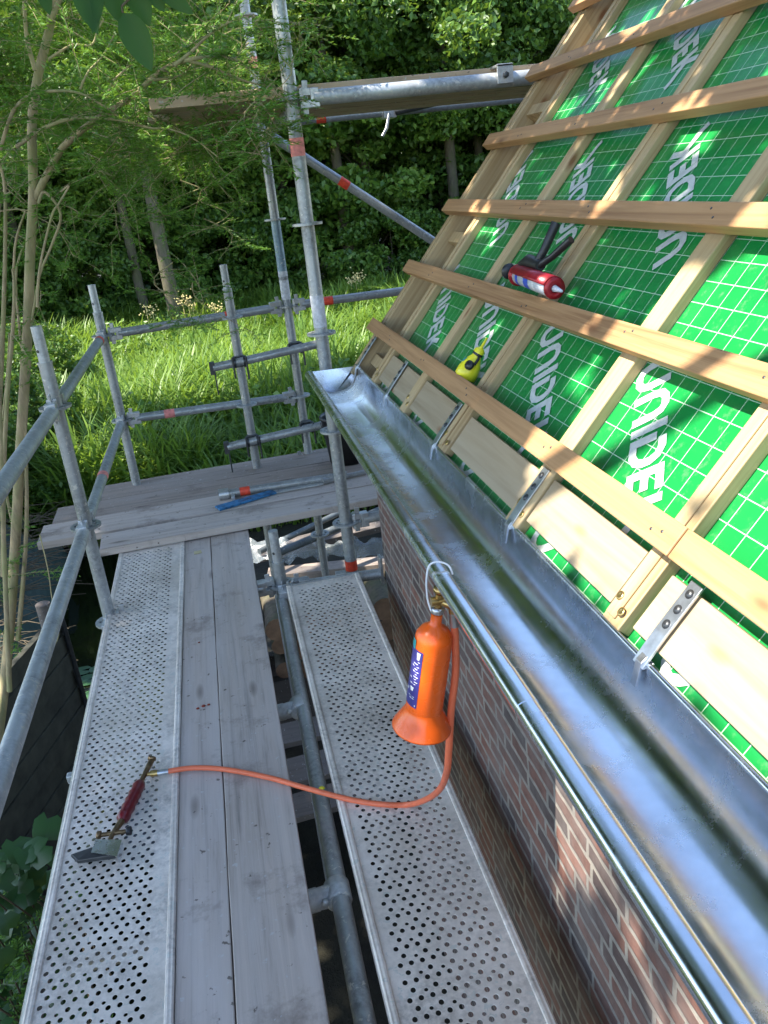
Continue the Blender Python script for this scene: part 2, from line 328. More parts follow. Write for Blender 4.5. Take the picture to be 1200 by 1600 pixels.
for i, s in enumerate([.125, .395, .668, .953, 1.243, 1.53, 1.81, 2.09, 2.37, 2.65, 2.93, 3.21, 3.49, 3.77, 4.05]):
    e = 3.37+random.uniform(-.012, .012)
    lbox('tile_batten', s, s+.052, -2.9 if i else 1.02, e, CH+.0045, CH+.0045+BT, M['woodY'], bev=.0025)
lbox('tile_batten', .125, .177, -2.9, 1.0165, CH+.0045, CH+.0045+BT, M['woodY'], bev=.0025)
for y0, y1, d in [(2.552, 2.95, 0), (2.105, 2.485, .002), (1.56, 2.025, 0), (1.11, 1.485, .004), (.625, 1.03, 0), (.17, .555, 0), (-.335, .095, 0)]:
    lbox('plywood_strip', .004+d, .106+d, y0, y1, .001, .021, M['ply'])
random.seed(21)
for s_ in (.125, .395, .668, .953, 1.243):
    for y0, y1, k in CB[:6]:
        for dy in (.014, .040):
            MB().lathe([(0, .0008), (.0026, .0008), (.003, 0)], RP(s_+random.uniform(.014, .038), y0+dy, CH+.0045+BT), EN, 8).build('nail', M['dark_steel'], roof)
# verge ladder beyond the last counter batten
lbox('verge_board', -.06, SMAX, 3.322, 3.352, -.13, CH-.002, M['woodS']); lbox('verge_floor', -.05, SMAX, 3.034, 3.320, -.16, -.14, M['ply2'])
lbox('verge_board', -.05, SMAX, 3.290, 3.320, -.10, CH-.006, M['woodS'])
for s in (.02, .58, 1.12, 1.66, 2.2): lbox('verge_nogging', s, s+.045, 3.032, 3.288, -.138, -.01+.01*random.random(), M['woodS'])
# printed word on the membrane
GL = {'U': [[(.1, 1), (.1, .42), (.16, .2), (.3, .1), (.5, .1), (.64, .2), (.7, .42), (.7, 1)]], 'N': [[(.1, 0), (.1, .58), (.16, .8), (.3, .9), (.5, .9), (.64, .8), (.7, .58), (.7, 0)]],
      'I': [[(.1, 0), (.1, 1)]], 'D': [[(.1, .0), (.1, .74)], [(.17, .9), (.44, .9), (.62, .8), (.71, .6), (.71, .4), (.62, .2), (.44, .1), (.2, .1)]],
      'E': [[(.1, 0), (.1, 1)], [(.2, .9), (.62, .9)], [(.2, .5), (.55, .5)], [(.2, .1), (.62, .1)]], 'K': [[(.1, 0), (.1, 1)], [(.2, .42), (.62, 1.0)], [(.32, .55), (.72, 0), (.80, -.22)]]}
GW = dict(U=.92, N=.92, I=.30, D=.90, E=.74, K=.85)
def word(cy, cs, a, b, H=.087, clip=-.05, only='UNIDEK'):
    a = np.array(a)/np.hypot(*a); b = np.array(b)/np.hypot(*b); tot = sum(GW[c] for c in 'UNIDEK')*H; u = -tot/2; mb = MB()
    for c in 'UNIDEK':
        polys = []
        for si, st in enumerate(GL[c] if c in only else []):
            P = np.array(st)*H; P[:, 0] += u; n_ = len(P)
            T_ = np.array([P[min(i+1, n_-1)]-P[max(i-1, 0)] for i in range(n_)]); T_ /= np.linalg.norm(T_, axis=1)[:, None]; Nn = np.stack([-T_[:, 1], T_[:, 0]], 1)*H*.108
            L = [P-Nn, P+Nn]; q = [[a*p[0]+b*(p[1]-H/2)+np.array([cy, cs]) for p in X] for X in L]
            polys.append((q, n_, si))
        allp = [p for q, _, _ in polys for X in q for p in X]
        if allp and min(p[1] for p in allp) > clip:
            for q, n_, si in polys:
                vs = [RP(p[1], p[0], .0012+.0002*si) for X in q for p in X]; mb.add(vs, [(i, i+1, n_+i+1, n_+i) for i in range(n_-1)])
        u += GW[c]*H
    if mb.v: mb.build('printed_word', M['print'], roof)
DN = ((-.71, -.70), (-.74, .67)); UP = ((.66, .75), (.74, -.67))
for cy, cs in [(1.325, .265), (1.825, .27), (2.33, .31), (2.83, .33), (.82, .255)]: word(cy, cs, *DN)
for cy, cs in [(.80, -.10), (1.30, -.11), (1.79, -.11), (2.29, -.11), (2.78, -.11)]: word(cy, cs, *DN, clip=-.054)
for cy, cs in [(1.80, .77), (2.33, .76), (2.86, .76), (.9, .77)]: word(cy, cs, *UP)
for cy, cs in [(1.80, 1.27), (2.33, 1.27), (2.85, 1.28), (1.3, 1.27), (1.8, 1.78), (2.33, 1.78)]: word(cy, cs, *DN)

# ---- gutter
GY0, GY1 = -2.2, 3.335
prof = [(.4385+.0885*math.copysign(abs(math.cos(q_))**.80, math.cos(q_)), -.704-.096*math.sin(q_)**.86) for q_ in np.linspace(PI, 0, 15)]+[(.5285, -.6985), (.532, -.6965), (.536, -.699), (.537, -.708)]
def extr(prof, y0, y1, ny=1, sm=True, th=.0015):
    mb = MB(); vs = []; k = len(prof)
    for j in range(ny+1): vs += [(x, y0+(y1-y0)*j/ny, z) for x, z in prof]
    mb.add(vs, [(j*k+i, (j+1)*k+i, (j+1)*k+i+1, j*k+i+1) for j in range(ny) for i in range(k-1)], 0, sm); return mb
def spline(p, m=3):
    p = np.array(p); out = []
    for i in range(len(p)-1):
        a = p[max(i-1, 0)]; b = p[i]; c = p[i+1]; d = p[min(i+2, len(p)-1)]
        for j in range(m): t_ = j/m; out.append(.5*((2*b)+(c-a)*t_+(2*a-5*b+4*c-d)*t_**2+(3*b-a-3*c+d)*t_**3))
    out.append(p[-1]); return out
mb = extr(spline(prof), GY0, GY1, 24)
gutter = mb.build('gutter', M['zinc'], house); sd = gutter.modifiers.new('thick', 'SOLIDIFY'); sd.thickness = .0016; sd.offset = 1
def bead(y0, y1, g, name):
    pr = []
    for j in range(28):
        a = 2*PI*j/28; c, s_ = math.cos(a), math.sin(a); pr.append((.3345+(.0168+g)*math.copysign(abs(c)**.72, c), -.7125+(.0125+g)*math.copysign(abs(s_)**.8, s_)+.0022*c))
    vs = [(x, y, z) for y in (y0, (y0+y1)/2, y1) for x, z in pr]; mb = MB().add(vs, [(i*28+j, i*28+(j+1) % 28, (i+1)*28+(j+1) % 28, (i+1)*28+j) for i in range(2) for j in range(28)], 0, True)
    mb.add(vs[56:], [tuple(range(28))]); mb.add(vs[:28], [tuple(range(28))[::-1]]); return mb.build(name, M['zinc'], gutter)
bead(GY0, GY1+.004, 0, 'rolled_bead')
bead(.93, 1.02, .0008, 'bead_sleeve')
pe = [(x, z) for x, z in spline(prof, 2) if z < -.6995]; k = len(pe)
MB().add([(x, GY1, z) for x, z in pe]+[(x, GY1+.0015, z) for x, z in pe], [tuple(range(k))[::-1], tuple(range(k, 2*k))]).build('end_cap', M['zinc'], gutter)
MB().tube([(x, GY1-.012, z+.0012) for x, z in pe[2:-3]], .0007, 6).build('solder_seam', M['old_brass'], gutter)
random.seed(3)
for y in [3.285, 2.745, 2.125, 1.522, .962, .36, -.24, -.84]:
    mb = MB(); w = .0145; tw = random.uniform(-.01, .01)
    pts = [RP(.118, 0, .026), RP(.03, 0, .0265), RP(-.028, 0, .024), np.array([.541, 0, -.700]), np.array([.532, 0, -.6925]), np.array([.525, 0, -.699]), np.array([.516, 0, -.738])]
    for sgn in (0, 1):
        pass
    vs = []
    for i, p in enumerate(pts):
        q = pts[min(i+1, len(pts)-1)]-pts[max(i-1, 0)]; nn = unit(np.array([-q[2], 0, q[0]])); nn = -nn if nn[2] < 0 else nn
        ww = w*(1 if i < 4 else .55)
        for dy, hh_ in ((-ww, 0), (ww, 0), (ww, .004), (-ww, .004)): vs.append(p+nn*hh_+np.array([0, y+dy+tw*(1-i/6), 0]))
    fs = [(i*4+a, i*4+(a+1) % 4, (i+1)*4+(a+1) % 4, (i+1)*4+a) for i in range(len(pts)-1) for a in range(4)]+[(3, 2, 1, 0), tuple(len(pts)*4-4+i for i in range(4))]
    mb.add(vs, fs)
    b = mb.build('gutter_bracket', M['zinc_strap'], gutter, .0008)
    for s in (.10, .072, .045):
        sb = MB(); o = RP(s, y+tw*.8, .0305); sb.lathe([(0, .0035), (.004, .0035), (.0075, .001), (.0078, 0)], o, EN, 12)
        sb.lathe([(0, .0040), (.0022, .0040)], o, EN, 6, 1)
        sb.build('screw', [M['dark_steel'], M['black']], gutter)
for y0, y1, k in CB[:7]:                               # screws in the counter batten feet
    sb = MB()
    for s in (.030, .012):
        yy = (y0+.014) if s < .02 else (y1-.013)
        sb = MB().lathe([(0, .0015), (.0035, .0015), (.006, .002), (.008, .001), (.0082, 0)], RP(s, yy, CH+.0006 if (not k or yy > y1-.003) else CH+.0046), EN, 12)
        sb.build('screw', M['brass'], roof)

# ================================================================ SCAFFOLD
scaf = empty('scaffold', (.1, 3, -3.45), 'galvanised ring scaffold with guard rails along the eaves and round the far end', 'scaffold')
R = .0258
def rosette(par, x, y, z, mat='galv'):
    mb = MB(); n = 32
    def ann(r0_, r1_, h):
        vs = []; 
        for z_ in (z-h, z+h):
            for r_ in (r0_, r1_): vs += [(x+math.cos(2*PI*j/n)*r_, y+math.sin(2*PI*j/n)*r_, z_) for j in range(n)]
        f = []
        for j in range(n):
            k = (j+1) % n; f += [(j, n+j, n+k, k)[::-1], (2*n+j, 3*n+j, 3*n+k, 2*n+k), (n+j, 3*n+j, 3*n+k, n+k)[::-1], (j, 2*n+j, 2*n+k, k)]
        mb.add(vs, f)
    ann(.045, .061, .0045); ann(R-.002, .034, .0055)
    for a in range(8):
        T = Matrix.Translation((x, y, z)) @ Matrix.Rotation(a*PI/4+PI/8, 4, 'Z'); mb.box(.032, .047, -.006, .006, -.0041, .0041, T=T)
    return mb.build('rosette', M[mat], par)
def wedge(par, x, y, z, d, mat='galv_cast'):
    """wedge head at the end of a rail, d = unit direction away from the post"""
    mb = MB(); a = math.atan2(d[1], d[0]); T = Matrix.Translation((x, y, z)) @ Matrix.Rotation(a, 4, 'Z')
    mb.box(.034, .092, -.017, .017, .008, .034, T=T); mb.box(.034, .092, -.017, .017, -.034, -.008, T=T); mb.box(.072, .105, -.021, .021, -.033, .033, T=T)
    T2 = T @ Matrix.Translation((.054, 0, 0)) @ Matrix.Rotation(.06, 4, 'Y'); mb.box(-.011, .011, -.003, .003, -.055, .062, T=T2)
    mb.add([T @ Vector(p) for p in [(.030, -.017, .034), (.030, .017, .034), (.030, -.017, -.034), (.030, .017, -.034), (.044, -.02, .04), (.044, .02, .04), (.044, -.02, -.04), (.044, .02, -.04)]], [(0, 1, 3, 2), (4, 6, 7, 5), (0, 4, 5, 1), (2, 3, 7, 6), (0, 2, 6, 4), (1, 5, 7, 3)])
    return mb.build('wedge_head', M[mat], par, .002)
def band(par, p, d, L, mat='red_tape', r=None):
    p = Vector(p); d = Vector(d).normalized(); r = (r or R)+.0012
    return MB().tube([p-d*L/2, p+d*L/2], r, 20, caps=False).build('tape_band', M[mat], par)
def post(x, y, z0, z1, ros=(), mat='galv', spigot=None, bands=(), lean=(0, 0), r=R):
    mb = MB(); top = spigot if spigot is not None else z1
    mb.tube([(x, y, z0), (x, y, (z0+top)/2), (x+lean[0], y+lean[1], top)], r, 22)
    if spigot is not None:
        mb.tube([(x+lean[0], y+lean[1], top-.003), (x+lean[0], y+lean[1], top+.006)], r+.0018, 22)
        mb.tube([(x+lean[0], y+lean[1], top), (x+lean[0]*1.2, y+lean[1], z1)], r*.80, 22, mi=1)
        for z_ in (top+(z1-top)*.35,):
            mb.lathe([(.0065, 0), (0, .0006)], (x+lean[0]-.6*r*.80*1.0, y-r*.82*.80, z_), (-.55, -.83, 0), 12, 2)
    p = mb.build('scaffold_post', [M[mat], M['galv_light'], M['black']], scaf)
    for z in ros: rosette(p, x, y, z)
    for z, L, m in bands: band(p, (x, y, z), (0, 0, 1), L, m, r)
    return p
def rail(a, b, mat='galv', heads=(1, 1), bands=(), r=.0242, name='guard_rail', inset=.085):
    a = Vector(a); b = Vector(b); d = (b-a).normalized(); A = a+d*(inset if heads[0] else 0); B = b-d*(inset if heads[1] else 0)
    p = MB().tube([A, A.lerp(B, .33), A.lerp(B, .66), B], r, 22).build(name, M[mat], scaf)
    if heads[0]: wedge(p, *a, (d.x, d.y))
    if heads[1]: wedge(p, *b, (-d.x, -d.y))
    for t_, L, m in bands: band(p, A.lerp(B, t_), d, L, m, r)
    return p
P1 = (-.655, 3.33); P2 = (-.625, 4.93); P3 = (.098, 4.87); T1 = (.430, 5.0); T2 = (.425, 3.49); PC = (.088, 3.37); P0 = (-.66, .30)
post(*P1, -3.55, -.385, (-.695, -1.195, -1.64), spigot=-.525, lean=(.004, 0))
post(*P2, -3.8, -.39, (-.668, -1.16, -1.64), spigot=-.545)
post(*P0, -3.6, -.39, (-.68, -1.18, -1.64), spigot=-.53)
post(*P3, -3.5, -.365, (-.655, -1.165), spigot=-.50)
post(*T1, -3.5, 2.2, (-.167, -.650, -1.19, -1.60, -2.12, .84), 'galv', bands=((.62, .06, 'pink_tape'), (-.53, .16, 'white_tape'), (.40, .07, 'pink_tape')))
band(post(*T1, -.50, -.17, (), 'galv_blue', r=R+.0008), (T1[0], T1[1], -.49), (0, 0, 1), .02, 'galv')
post(*T2, -3.5, 2.4, (-.147, -.582, -1.005, -1.445, .30), 'galv', bands=((.135, .065, 'pink_tape'), (-.49, .13, 'white_tape'), (-1.66, .05, 'red_tape')), r=.027)
post(*PC, -3.55, -1.375, (-1.635,), 'galv', spigot=-1.53, r=.0265)
# guard rails
rail((*P0, -.68), (*P1, -.695), 'galv_light', r=.026); rail((*P1, -.695), (*P2, -.668), 'galv', bands=((.93, .045, 'red_tape'),))
rail((*P0, -1.18), (*P1, -1.195), 'galv_light', r=.026); rail((*P1, -1.195), (*P2, -1.16), 'galv', bands=((.36, .05, 'pink_tape'),))
rail((*P2, -.668), (*T1, -.650), 'galv', bands=((.70, .035, 'red_tape'),)); rail((*P2, -1.16), (*T1, -1.19), 'galv', bands=((.21, .06, 'pink_tape'),))
rail((*T1, -.650), (2.6, 5.0, -.655), 'galv', (1, 0), bands=((.075, .06, 'red_tape'),))
rail((*P0, -1.64), (*P1, -1.64)); rail((*P1, -1.64), (*P2, -1.64)); rail((*P1, -1.635), (*PC, -1.635), name='ledger'); rail((*P0, -1.64), (.06, .30, -1.64), name='ledger')
rail((*P2, -1.64), (*T1, -1.60), name='ledger'); rail((.10, 3.345, -1.645), (.535, 3.31, -1.645), 'galv_light', (1, 0), name='ledger', r=.0242)
rail((*T2, -1.445), (1.0, 3.51, -1.44), 'galv_light', (1, 0), name='ledger')
MB().box(.527, .540, 3.285, 3.335, -1.69, -1.56).build('wall_plate', M['galv_cast'], scaf, .003)
MB().tube([(-.40, 3.345, -1.645), (-.36, 3.345, -1.645)], .026).build('coupler', M['galv'], scaf)
# lengthwise tube in the gap with two tee couplers
MB().tube([(.050, -1.2, -1.68), (.056, 1.3, -1.68), (.078, 3.30, -1.672)], .0242, 24).build('ledger', M['galv'], scaf); wedge(scaf.children[-1], .088, 3.37, -1.66, (0, -1))
def tee(y):
    mb = MB(); x = .0555; z = -1.68
    mb.tube([(x, y-.031, z), (x, y-.028, z), (x, y+.028, z), (x, y+.031, z)], [.029, .0335, .0335, .029], 26); mb.tube([(x, y, z), (x-.05, y, z-.004), (x-.052, y, z-.004), (x-.10, y, z-.006)], [.030, .0275, .0295, .0295], 22)
    mb.lathe([(.010, 0), (.010, .012), (0, .012)], (x-.035, y-.026, z+.01), (0, -1, .3), 6)
    mb.tube([(x-.09, y, z-.006), (-.62, y, z-.02)], .0242, 18); mb.build('coupler', M['galv_light'], scaf, .0)
tee(2.47); tee(1.625)
# clamped tubes on the far posts
def clamp(x, y, z):
    mb = MB()
    for a in (-.03, .03): mb.tube([(x+a-.008, y, z), (x+a+.008, y, z)], .033, 18)
    mb.tube([(x, y+.03, z-.03), (x, y+.03, z+.03)], .033, 18); mb.box(x-.045, x+.045, y-.012, y+.04, z-.02, z+.02); mb.tube([(x-.038, y-.03, z+.035), (x-.038, y-.03, z-.085)], .006, 8); mb.tube([(x+.038, y-.03, z+.03), (x+.038, y-.03, z-.10)], .006, 8)
    mb.build('coupler', M['dark_steel'], scaf, .002)
for z0, z1 in ((-.90, -.865), (-1.375, -1.345)):
    y = 4.815
    MB().tube([(-.055, y, z0-.012), (.1, y, z0), (.62, y-.01, z1+.01)], .0242, 20).build('brace_tube', M['galv'], scaf); clamp(.098, y, z0); clamp(.43, y+.02, (z0+z1)/2+.012)
    MB().box(-.075, -.045, y-.02, y+.02, z0-.05, z0+.02).box(-.055, -.047, y-.012, y+.012, z0-.17, z0-.04).build('swivel_wedge', M['dark_steel'], scaf, .002)
# upper lift
rail((*T2, .30), (3.2, 3.5, .305), 'galv_light', (1, 0), r=.028, name='beam'); rail((*T1, .325), (3.2, 5.0, .33), 'galv', (1, 0), bands=((.09, .055, 'red_tape'),), name='ledger')
MB().box(1.235, 1.30, 3.452, 3.462, .285, .355).box(1.235, 1.30, 3.452, 3.545, .345, .354).lathe([(.012, 0), (.012, .014), (0, .014)], (1.267, 3.452, .315), (0, -1, 0), 6, 1).build('beam_clip', [M['galv_cast'], M['dark_steel']], scaf, .002)
rail((.43, 3.62, .26), (.43, 4.95, .26), 'galv', (0, 0), name='ledger')
a_ = Vector((.46, 4.97, .27)); b_ = Vector((1.298, 4.97, -.359)); c_ = a_+(b_-a_)*2.1
p = MB().tube([a_, b_, c_], .0242, 20).build('diagonal_brace', M['galv'], scaf); band(p, a_.lerp(b_, .455), b_-a_, .06, 'red_tape', .0242)
MB().box(1.10, 1.17, 4.93, 5.03, .29, .36).tube([(1.125, 4.92, .31), (1.10, 4.90, .24), (1.07, 4.89, .20)], .009, 8).tube([(1.135, 4.97, .36), (1.135, 4.97, .40)], .01, 8).build('coupler', M['galv_cast'], scaf, .003)
MB().tube([(1.17, 4.93, .32), (1.7, 4.5, .37)], .022, 12).build('brace_tube', M['dark_steel'], scaf)
# small ledger end by the quay
MB().box(-.70, -.66, 2.30, 2.325, -1.67, -1.64).build('ledger_end', M['galv_light'], scaf, .004)

# ---- boards (each lies loose)
def board(x0, x1, y0, y1, zt, th, mat, label, group=None, ang=0, warp=.0):
    cx, cy = (x0+x1)/2, (y0+y1)/2; o = MB(); T = Matrix.Translation((cx, cy, zt-th/2)) @ Matrix.Rotation(ang, 4, 'Z')
    hx, hy = (x1-x0)/2, (y1-y0)/2; long_x = hx > hy; N_ = 16; vs = []
    for i in range(N_+1):
        t_ = -1+2*i/N_; e1 = random.uniform(-.0012, .0012); e2 = random.uniform(-.0012, .0012)
        for a, b in ((-1, -1), (1, -1), (1, 1), (-1, 1)):
            if long_x: p = Vector((t_*hx, a*hy+(e1 if a < 0 else e2), b*th/2+warp*(t_*t_)))
            else: p = Vector((-a*hx+(e1 if a < 0 else e2), t_*hy, b*th/2+warp*t_*t_))
            vs.append(T @ p)
    fs = [(i*4+a, i*4+(a+1) % 4, (i+1)*4+(a+1) % 4, (i+1)*4+a) for i in range(N_) for a in range(4)]+[(3, 2, 1, 0), tuple(N_*4+i for i in range(4))]
    ob = o.add(vs, fs).build('scaffold_board', M[mat], None, .0025); return tag(ob, label, 'scaffold board', group)
board(-.337, -.2105, .30, 4.03, -1.603, .034, 'boardY', 'narrow weathered plank beside the long perforated steel deck on the left')
board(-.2075, -.018, .28, 4.045, -1.601, .036, 'boardY', 'wide weathered plank next to the open gap with the steel tube')
board(-.75, 1.05, 3.990, 4.198, -1.556, .038, 'boardX', 'pale grey cross board nearest the camera, overlapping the lengthwise planks', ang=.035)
board(-1.085, 1.10, 4.222, 4.475, -1.556, .040, 'boardX', 'pale cross board under the blue bar and steel tube, white smear near its left end', ang=.02)
board(-1.05, 1.15, 4.485, 4.745, -1.559, .038, 'boardX_dark', 'brown cross board behind the blue bar, third from the front', ang=.02)
board(-.82, 1.2, 4.765, 5.04, -1.562, .038, 'boardX_dark', 'dark brown cross board at the back, against the grass', ang=.03)
for i in range(5):
    board(-.12+[0, .06, -.03, .1, .05][i]+.02, 3.1, 3.535+i*.235, 3.755+i*.235, .352-.001*i, .038, 'board_up', ['nearest of the raised boards overhead, its left end in the yew', 'second raised board from the front, overhead beside the steel beam', 'middle one of the raised boards overhead beside the tall posts', 'fourth raised board overhead, just in front of the farthest one', 'farthest of the raised boards overhead, against the wood'][i], 'boards of the upper lift')

# ---- perforated steel decks
def steel_deck(x0, y0, y1, first, label):
    """320 mm steel deck, holes in columns 12.5 mm apart, 43.5 mm pitch, as on the real thing"""
    w = .322; zt = -1.600; L = y1-y0; root = empty('steel_deck', (x0+w/2, (y0+y1)/2, zt), label, 'scaffold deck', 'perforated steel decks')
    ang = np.radians([0, 20, 42, 60, 73.97, 90, 106.03, 120, 138, 160, 180, 200, 222, 240, 253.97, 270, 286.03, 300, 318, 340]); n_ = len(ang)
    hw, hh = .00625, .02175; ca, sa = np.cos(ang), np.sin(ang)
    tt = 1/np.maximum(np.abs(ca)/hw, np.abs(sa)/hh); outer = np.stack([ca*tt, sa*tt], 1)
    V = []; F = []; nb = 0
    c0 = x0+first
    ya, yb = y0+.05, y1-.05; rows = int((yb-ya)/.0435)-1; ystart = (ya+yb)/2-rows*.0435/2
    for k in range(19):
        small = k % 4 == 3; off = 0 if k % 2 == 0 else .02175; xc = c0+k*.0125
        if small: off = .0148+.0
        for j in range(rows+1):
            yc = ystart+j*.0435+off; r_ = .0048 if small else .0068; dx = .0018 if small else 0
            cir = np.stack([ca*min(r_, .0061)+dx, sa*r_*1.03], 1); cir2 = cir*.93+np.array([dx*.07, 0]); mid = np.minimum(np.abs(outer), np.abs(cir)*1.22)*np.sign(outer)
            mid = np.stack([np.clip(cir[:, 0]*1.05, -hw*.985, hw*.985), cir[:, 1]*1.08], 1)
            for ring, z in ((outer, 0), (mid, 0), (cir, 0), (cir2, -.0015)):
                V.append(np.column_stack([ring[:, 0]+xc, ring[:, 1]+yc, np.full(n_, zt+z)]))
            for q in range(3):
                a = nb+q*n_+np.arange(n_); b = nb+q*n_+(np.arange(n_)+1) % n_; F.append(np.stack([a, b, b+n_, a+n_], 1)[:, ::-1])
            nb += 4*n_
    # fill strips at the column ends and margins
    V = [np.concatenate(V)]; F = [np.concatenate(F)]; nb = len(V[0]); extra = []
    xa, xb = c0-.00625, c0+18*.0125+.00625; xl, xr = x0+.020, x0+w-.020
    def quad(a, b, c, d, z=0.): extra.append([(a, c, zt+z), (b, c, zt+z), (b, d, zt+z), (a, d, zt+z)])
    for k in range(19):
        off = .0148 if k % 4 == 3 else (0 if k % 2 == 0 else .02175); xc = c0+k*.0125
        quad(xc-.00625, xc+.00625, y0+.004, ystart+off-.02175); quad(xc-.00625, xc+.00625, ystart+rows*.0435+off+.02175, y1-.004)
    quad(xl, xa, y0+.004, y1-.004); quad(xb, xr, y0+.004, y1-.004)
    E = np.array(extra).reshape(-1, 3); V.append(E); F.append(np.arange(len(E)).reshape(-1, 4)+nb)
    me = np_mesh('deck_plate', np.concatenate(V), np.concatenate(F), M['deck']); link('deck_plate', me, root)
    for sgn, xe in ((-1, x0), (1, x0+w)):
        pr = [(0.020, 0), (.018, .0035), (.013, .0045), (.008, .0035), (.004, .004), (0, .001), (0, -.060), (.012, -.068), (.020, -.060)]
        pts = [(xe-sgn*a, zt+b) for a, b in pr]; mb = MB(); kk = len(pts)
        for y in (y0, y1): mb.v += [(a, y, b) for a, b in pts]
        mb.f = [(i, i+1, kk+i+1, kk+i) for i in range(kk-1)]; mb.mi = [0]*(kk-1); mb.sm = [False]*(kk-1); mb.build('side_rim', M['deck'], root)
    for ye, s_ in ((y0, 1), (y1, -1)):
        mb = MB().box(x0+.012, x0+w-.012, min(ye, ye+s_*.006), max(ye, ye+s_*.006), zt-.060, zt+.006)
        for xx in (x0+.06, x0+w-.10): mb.box(xx, xx+.045, min(ye, ye-s_*.035), max(ye, ye-s_*.035), zt-.03, zt+.012)
        mb.box(x0+.003, x0+.014, min(ye+s_*.006, ye-s_*.006), max(ye+s_*.006, ye-s_*.006), zt-.02, zt+.022)
        mb.build('end_claw', M['galv'], root, .002)
    return root
steel_deck(-.660, .93, 3.99, .031, 'perforated steel deck carrying the red handled torch, left of the planks')
steel_deck(.104, .18, 3.265, .050, 'perforated steel deck hard against the brick wall under the orange gas bottle')

# ================================================================ THINGS ON THE SCAFFOLD
# gas bottle hanging from the gutter bead
gb = empty('gas_bottle', (.285, 1.38, -1.09), 'orange gas bottle with flared foot and blue label hanging from the gutter bead', 'gas bottle')
top = Vector((.3205, 1.375, -.792)); bot = Vector((.272, 1.392, -1.050)); ax = (bot-top).normalized(); Lb = (bot-top).length
q = Lb/.29
MB().lathe([(.0, 0), (.011, 0), (.0115, .022*q), (.016, .027*q), (.028, .036*q), (.036, .050*q), (.0372, .066*q), (.0378, .10*q), (.0378, .236*q), (.0375, .243*q), (.033, .246*q), (0, .246*q)], top, ax, 40).build('body', M['orange'], gb)
MB().lathe([(.0380, .238*q), (.039, .245*q), (.050, .268*q), (.0605, .290*q), (.0615, .293*q), (.0595, .292*q), (.048, .266*q), (.037, .243*q)], top, ax, 40).build('flared_foot', M['orange'], gb)
X_, Y_, Z_ = frame(ax)
view = (Vector((0, 0, 0))-(top+ax*.15)); view = (view-ax*view.dot(ax)).normalized(); side = ax.cross(view).normalized()
if side.x > 0: side = -side
def patch(h0, h1, a0, a1, r_, mat, name, par, nseg=12):
    vs = []; 
    for h in (h0, h1):
        for j in range(nseg+1):
            a = a0+(a1-a0)*j/nseg; vs.append(top+ax*(h*q)+(view*math.cos(a)+side*math.sin(a))*r_)
    return MB().add(vs, [(j, j+1, nseg+2+j, nseg+1+j) for j in range(nseg)], 0, True).build(name, M[mat], par)
lab = patch(.078, .222, .42, 1.9, .0384, 'navy', 'label', gb); patch(.058, .080, 1.02, 1.6, .0386, 'teal', 'label', gb)
em = MB()
for (h, a, dh, da) in [(.082, .55, .018, .25)]+[(.104+.0065*i, .52+.1*(i % 2), .0016, .16+.5*((i*7) % 5)/5) for i in range(10)]+[(.172, .72, .010, .28), (.178, 1.12, .007, .14), (.195, .6, .0014, .5), (.20, .6, .0014, .4), (.214, .5, .004, .06)]:
    vs = [top+ax*(hh_*q)+(view*math.cos(aa)+side*math.sin(aa))*.0389 for hh_, aa in ((h, a), (h, a+da), (h+dh, a+da*.8), (h+dh, a+da*.2))]; em.add(vs, [(0, 1, 2, 3)])
em.build('label_print', M['white'], lab)
vt = top
mb = MB().lathe([(.013, -.004), (.0145, -.012), (.012, -.016), (.009, -.017)], vt, ax, 8)
mb.build('collar', M['zinc_strap'], gb)
mb = MB().tube([vt-ax*.004, vt-ax*.045], .008, 12).tube([vt-ax*.030, vt-ax*.030+Vector((.022, -.012, -.010)), vt-ax*.030+Vector((.035, -.018, -.014))], [.0075, .0075, .009], 8)
mb.tube([vt-ax*.03-Vector((.016, 0, 0)), vt-ax*.03+Vector((.012, 0, 0))], .010, 8).lathe([(.006, 0), (.014, .002), (.014, .010), (.006, .012), (0, .012)], vt-ax*.048, -ax, 10)
mb.build('valve', M['brass'], gb)
hk = [vt-ax*.012+Vector((-.014, -.004, 0)), Vector((.307, 1.385, -.76)), Vector((.3095, 1.39, -.72)), Vector((.318, 1.392, -.694)), Vector((.335, 1.388, -.688)), Vector((.352, 1.378, -.695)), Vector((.357, 1.372, -.712))]
MB().tube([Vector(p) for p in spline([tuple(h) for h in hk], 4)], .0019, 8).build('wire_hook', M['white'], gb)
# hose
hs = [(.352, 1.372, -.812), (.3525, 1.374, -.85), (.349, 1.378, -.93), tuple(at(705, 1110, y=1.385)), tuple(at(701, 1175, y=1.40))]
hs += [tuple(at(698, 1206, y=1.45)), tuple(at(688, 1232, y=1.56)), tuple(at(668, 1248, y=1.68)), tuple(at(640, 1257, z=-1.590)), tuple(at(600, 1257, z=-1.590)), tuple(at(550, 1250, z=-1.589)), tuple(at(480, 1232, z=-1.588)), tuple(at(420, 1215, z=-1.590)), tuple(at(350, 1202, z=-1.590)), tuple(at(300, 1200, z=-1.588)), tuple(at(258, 1206, z=-1.584))]
ho = empty('gas_hose', hs[-1], 'orange rubber gas hose looping from the bottle down over the deck to the torch', 'hose')
MB().tube([Vector(p) for p in spline(hs, 6)], .0078, 16).build('rubber_hose', M['hose'], ho)
d0 = Vector((0, .02, .9)).normalized(); h0_ = Vector(hs[0])
MB().tube([h0_-d0*.012, h0_+d0*.018], .0088, 12).build('ferrule', M['zinc_strap'], ho); MB().tube([h0_+d0*.018, h0_+d0*.040], .0095, 6).tube([h0_+d0*.04, h0_+d0*.052], .006, 10).build('brass_nut', M['brass'], ho)
he = Vector(hs[-1]); de = (he-Vector(hs[-2])).normalized()
